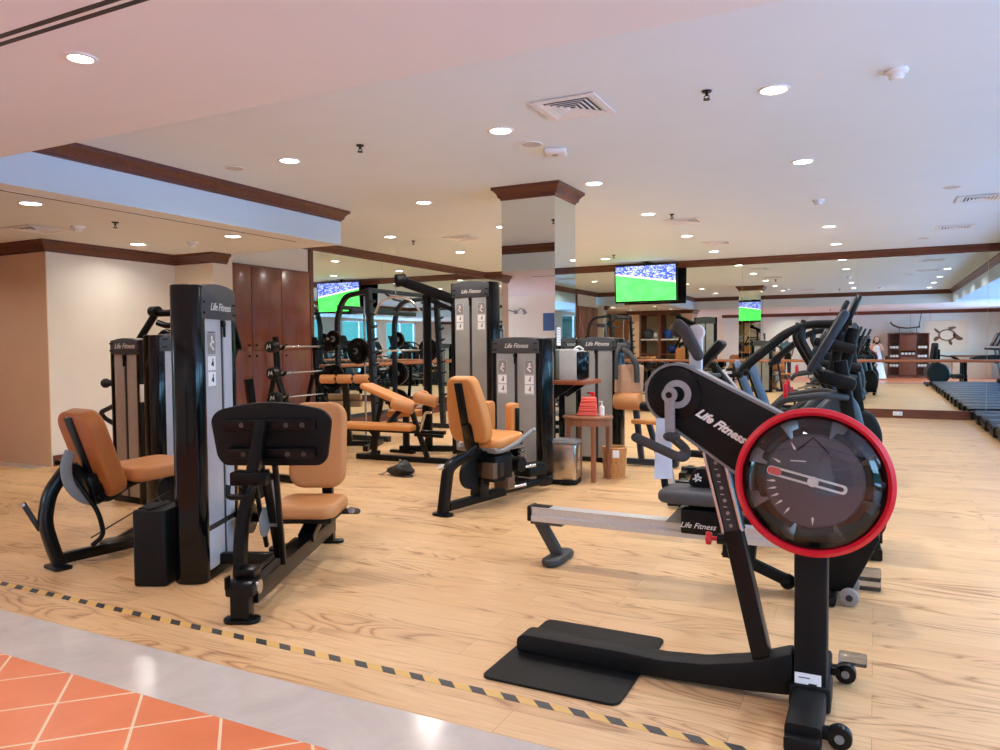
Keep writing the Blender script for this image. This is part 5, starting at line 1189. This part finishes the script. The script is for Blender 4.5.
def head(b, c, f, u=(0, 0, 1)):
    """egg-shaped head at c looking along f with nose, lips, ears, eye sockets"""
    c = V(c); f = V(f).normalized(); s = f.cross(V(u)).normalized(); u = s.cross(f)
    yaw = math.degrees(math.atan2(f.y, f.x)) - 90
    b.sph(c + u * .02, (.076, .094, .098), 20, (0, 0, yaw)); b.sph(c - u * .045 + f * .02, (.058, .068, .072), 18, (0, 0, yaw))
    limb(b, [c + f * .088 + u * .01, c + f * .108 - u * .022], [.010, .015], 8)
    b.sph(c + f * .088 - u * .058, (.022, .010, .010), 10, (0, 0, yaw)); b.sph(c + f * .075 - u * .098, (.024, .02, .02), 10)
    for q in (-1, 1): b.sph(c + s * q * .078 - u * .005, (.010, .02, .032), 10, (0, 0, yaw)); b.sph(c + s * q * .03 + f * .088 + u * .022, (.02, .008, .007), 8, (0, 0, yaw))
def body_obj(b, name, mat, par, vox=.009):
    o = b.obj(name, mat, par, smooth=180)
    m = o.modifiers.new('remesh', 'REMESH'); m.mode = 'VOXEL'; m.voxel_size = vox; m.use_smooth_shade = True
    s = o.modifiers.new('smooth', 'SMOOTH'); s.factor = .5; s.iterations = 3
    return o

FX, FY = -.448, .894
t = thing('person', 'person in a long white dress photographing with a phone, reflected in the back mirror', 'person', (.02, -.42, 0))
b = B()
limb(b, [(-.09, 0, .06), (-.09, .0, .48), (-.09, 0, .88)], [.042, .056, .082]); limb(b, [(.09, 0, .06), (.09, .0, .48), (.09, 0, .88)], [.042, .056, .082])
for s in (-1, 1): limb(b, [(s * .09, -.03, .04), (s * .10, .10, .03), (s * .105, .17, .022)], [.04, .034, .024])
limb(b, [(0, 0, .92), (0, .01, 1.05), (0, .0, 1.22), (0, -.01, 1.30)], [.145, .115, .125, .11]); b.sph((0, 0, .93), (.17, .12, .12))
limb(b, [(-.15, -.01, 1.32), (0, 0, 1.36), (.15, -.01, 1.32)], [.05, .06, .05]); limb(b, [(0, 0, 1.36), (0, .01, 1.44)], [.05, .046])
head(b, (0, .03, 1.555), (0, 1, -.08))
for s in (-1, 1):
    limb(b, [(s * .165, -.01, 1.32), (s * .215, .09, 1.13), (s * .11, .29, 1.32)], [.047, .040, .028])
    hand(b, (s * .11, .29, 1.32), (-s * .35, .3, .55), (-s, 0, .3), .55)
body_obj(b, 'body', skin, t)
b = B(); b.lathe([(.10, 1.33), (.125, 1.26), (.135, 1.18), (.125, 1.05), (.15, .95), (.19, .75), (.25, .35), (.31, .06), (.30, .06), (.18, .75), (.13, .95), (.11, 1.05), (.12, 1.2), (.09, 1.32)], Mx.Diagonal((1.15, .95, 1, 1)), 36)
for s in (-1, 1): b.tube([(s * .08, .08, 1.31), (s * .09, .02, 1.375), (s * .08, -.07, 1.31)], .014, .03)
b.obj('dress', simple('white_cotton_dress', (232, 234, 240), .85, 0, .04, 30, .1), t, smooth=60)
b = B().sph((0, .0, 1.605), (.092, .098, .088), 18).sph((0, -.055, 1.54), (.088, .06, .13), 16).tube([(-.075, -.02, 1.6), (-.10, -.02, 1.45), (-.10, .0, 1.28)], [.03, .04, .025]).tube([(.075, -.02, 1.6), (.10, -.02, 1.45), (.10, 0, 1.28)], [.03, .04, .025])
b.obj('hair', hairm, t)
b = B()
for s in (-1, 1): b.sph((s * .03, .118, 1.574), (.013, .006, .007), 10)
b.obj('eyes', white, t)
B().tube([(.12, -.02, 1.2), (.2, .0, .95), (.22, .02, .72)], .006).prism(rrect(.26, .3, .1), .09, M=frame_M((.30, .03, .78), (1, 0, 0), (0, 0, 1)), bev=.03).obj('shoulder_bag', simple('black_leather', (28, 26, 28), .5), t)
fm_ = face_M((-FX * -.035 + .0, -.04, 1.415), (FY, -FX, 0), (0, 0, 1))
t = thing('smartphone', 'dark smartphone held up to the face of the person in white', 'phone', (.02, -.040, 1.415))
B().prism(rrect(.155, .076, .01), .008, M=Mx.Rotation(R(26.6), 4, 'Z') @ Mx.Rotation(R(90), 4, 'X') @ Mx.Translation((0, 0, -.004)), bev=.002).obj('case', black, t)
B().cyl(V((.045, .0, .015)), V((.045 - .003, .006, .015)), .010).obj('lens', gloss, t, Mx.Rotation(R(26.6), 4, 'Z'))

t = thing('person', 'masked person in a teal shirt standing at the lobby wall, reflected in the back mirror', 'person', (-3.35, -1.5, 0))
b = B()
limb(b, [(-.10, 0, .07), (-.10, .01, .50), (-.09, 0, .90)], [.05, .062, .09]); limb(b, [(.10, 0, .07), (.10, .01, .50), (.09, 0, .90)], [.05, .062, .09])
for s in (-1, 1): limb(b, [(s * .10, -.03, .045), (s * .11, .10, .035), (s * .115, .19, .03)], [.046, .042, .032])
limb(b, [(0, 0, .95), (0, .01, 1.12), (0, 0, 1.30), (0, -.01, 1.40)], [.15, .145, .155, .12]); limb(b, [(-.18, -.01, 1.40), (0, 0, 1.44), (.18, -.01, 1.40)], [.06, .07, .06]); limb(b, [(0, 0, 1.44), (0, .01, 1.53)], [.056, .052])
head(b, (0, .03, 1.64), (.1, 1, -.1))
for s in (-1, 1):
    limb(b, [(s * .20, -.01, 1.40), (s * .25, .0, 1.12), (s * .22, .16, .93)], [.055, .046, .032])
    hand(b, (s * .22, .16, .93), (-s * .15, .5, -.35), (-s, 0, 0), .5)
body_obj(b, 'body', simple('skin_tan', (176, 128, 100), .55), t)
teal = simple('teal_shirt_cotton', (96, 142, 150), .85, 0, .05, 40, .1)
b = B(); limb(b, [(0, 0, .97), (0, .01, 1.12), (0, 0, 1.30), (0, -.01, 1.40)], [.165, .158, .168, .132], 20); limb(b, [(-.18, -.01, 1.40), (0, 0, 1.43), (.18, -.01, 1.40)], [.073, .082, .073])
for s in (-1, 1): limb(b, [(s * .195, -.01, 1.40), (s * .232, -.005, 1.20)], [.072, .066])
body_obj(b, 'shirt', teal, t, .012)
b = B()
for s in (-1, 1): limb(b, [(s * .10, 0, .10), (s * .10, .01, .50), (s * .09, 0, .92)], [.068, .08, .105])
b.sph((0, 0, .95), (.18, .135, .11)); body_obj(b, 'trousers', simple('dark_trousers', (44, 46, 54), .8), t, .012)
B().sph((0, .0, 1.69), (.088, .102, .078), 18).sph((0, -.03, 1.66), (.085, .08, .085), 16).obj('hair', simple('black_hair', (26, 24, 24), .6), t)
B().sph((.008, .085, 1.60), (.062, .05, .058), 16).obj('face_mask', white, t)
b = B()
for s in (-1, 1): b.sph((.01 + s * .03, .116, 1.66), (.013, .008, .007), 8)
b.obj('eyes', ink, t)
for s in (-1, 1): B().box((s * .115 - .0, .08, .035), (.10, .28, .07), bev=.03).obj('shoe', black_matt, t)
# ---------------------------------------------------------------- daylight, camera, view
w = bpy.data.worlds.new('daylight'); scene.world = w; w.use_nodes = True
nt = w.node_tree; nt.nodes.clear()
out = nt.nodes.new('ShaderNodeOutputWorld'); bg = nt.nodes.new('ShaderNodeBackground')
tc = nt.nodes.new('ShaderNodeTexCoord'); sp = nt.nodes.new('ShaderNodeSeparateXYZ'); cr = nt.nodes.new('ShaderNodeValToRGB')
nt.links.new(tc.outputs['Generated'], sp.inputs[0])
mr = nt.nodes.new('ShaderNodeMapRange'); mr.inputs[1].default_value = -.3; mr.inputs[2].default_value = .7
nt.links.new(sp.outputs[2], mr.inputs[0]); nt.links.new(mr.outputs[0], cr.inputs[0])
bright_lo, bright_hi = lin((176, 200, 250)), lin((164, 212, 246))
sea = (.016, .062, .076, 1)                    # dim teal band added at the horizon to tint the windows
e = cr.color_ramp.elements
e[0].position = 0; e[0].color = bright_lo; e[1].position = 1; e[1].color = lin((110, 180, 240))
for p, c in ((.19, bright_lo), (.225, sea), (.36, sea), (.40, bright_hi)):
    k = e.new(p); k.color = c
nt.links.new(cr.outputs[0], bg.inputs[0]); bg.inputs[1].default_value = SKY
nt.links.new(bg.outputs[0], out.inputs[0])
for i in range(5):
    a, c = PIERS[i][1], PIERS[i + 1][0]
    L = bpy.data.lights.new('window_portal', 'AREA'); L.shape = 'RECTANGLE'; L.size = 2.5; L.size_y = c - a; L.cycles.is_portal = True
    o = bpy.data.objects.new('window_portal', L); COL.objects.link(o); o.location = (XW + .02, (a + c) / 2, 1.4); o.rotation_euler = (0, R(90), 0)
cam = bpy.data.cameras.new('camera'); cam.sensor_width = 36; cam.lens = 36 * 751 / 1000; cam.clip_start = .02; cam.clip_end = 200
co = bpy.data.objects.new('camera', cam); COL.objects.link(co)
f = 751.
yv = V((376, 32, -f)).normalized(); xv = -V((-1500, 17, -f)).normalized(); xv = (xv - yv * xv.dot(yv)).normalized(); zv = xv.cross(yv)
rot = Mx((xv, yv, zv))            # camera space -> room space
co.matrix_world = Mx.Translation((0, 0, 1.42)) @ rot.to_4x4()
scene.camera = co
vs = scene.view_settings
scene.display_settings.display_device = 'sRGB'
vs.view_transform = 'Standard'; vs.look = 'None'; vs.gamma = 1; vs.use_curve_mapping = False; vs.exposure = EXPO
cy = scene.cycles
cy.max_bounces = 14; cy.diffuse_bounces = 5; cy.glossy_bounces = 8; cy.transmission_bounces = 8; cy.transparent_max_bounces = 16
cy.sample_clamp_indirect = 6; cy.use_denoising = True; cy.caustics_reflective = True; cy.caustics_refractive = False
cy.blur_glossy = .1
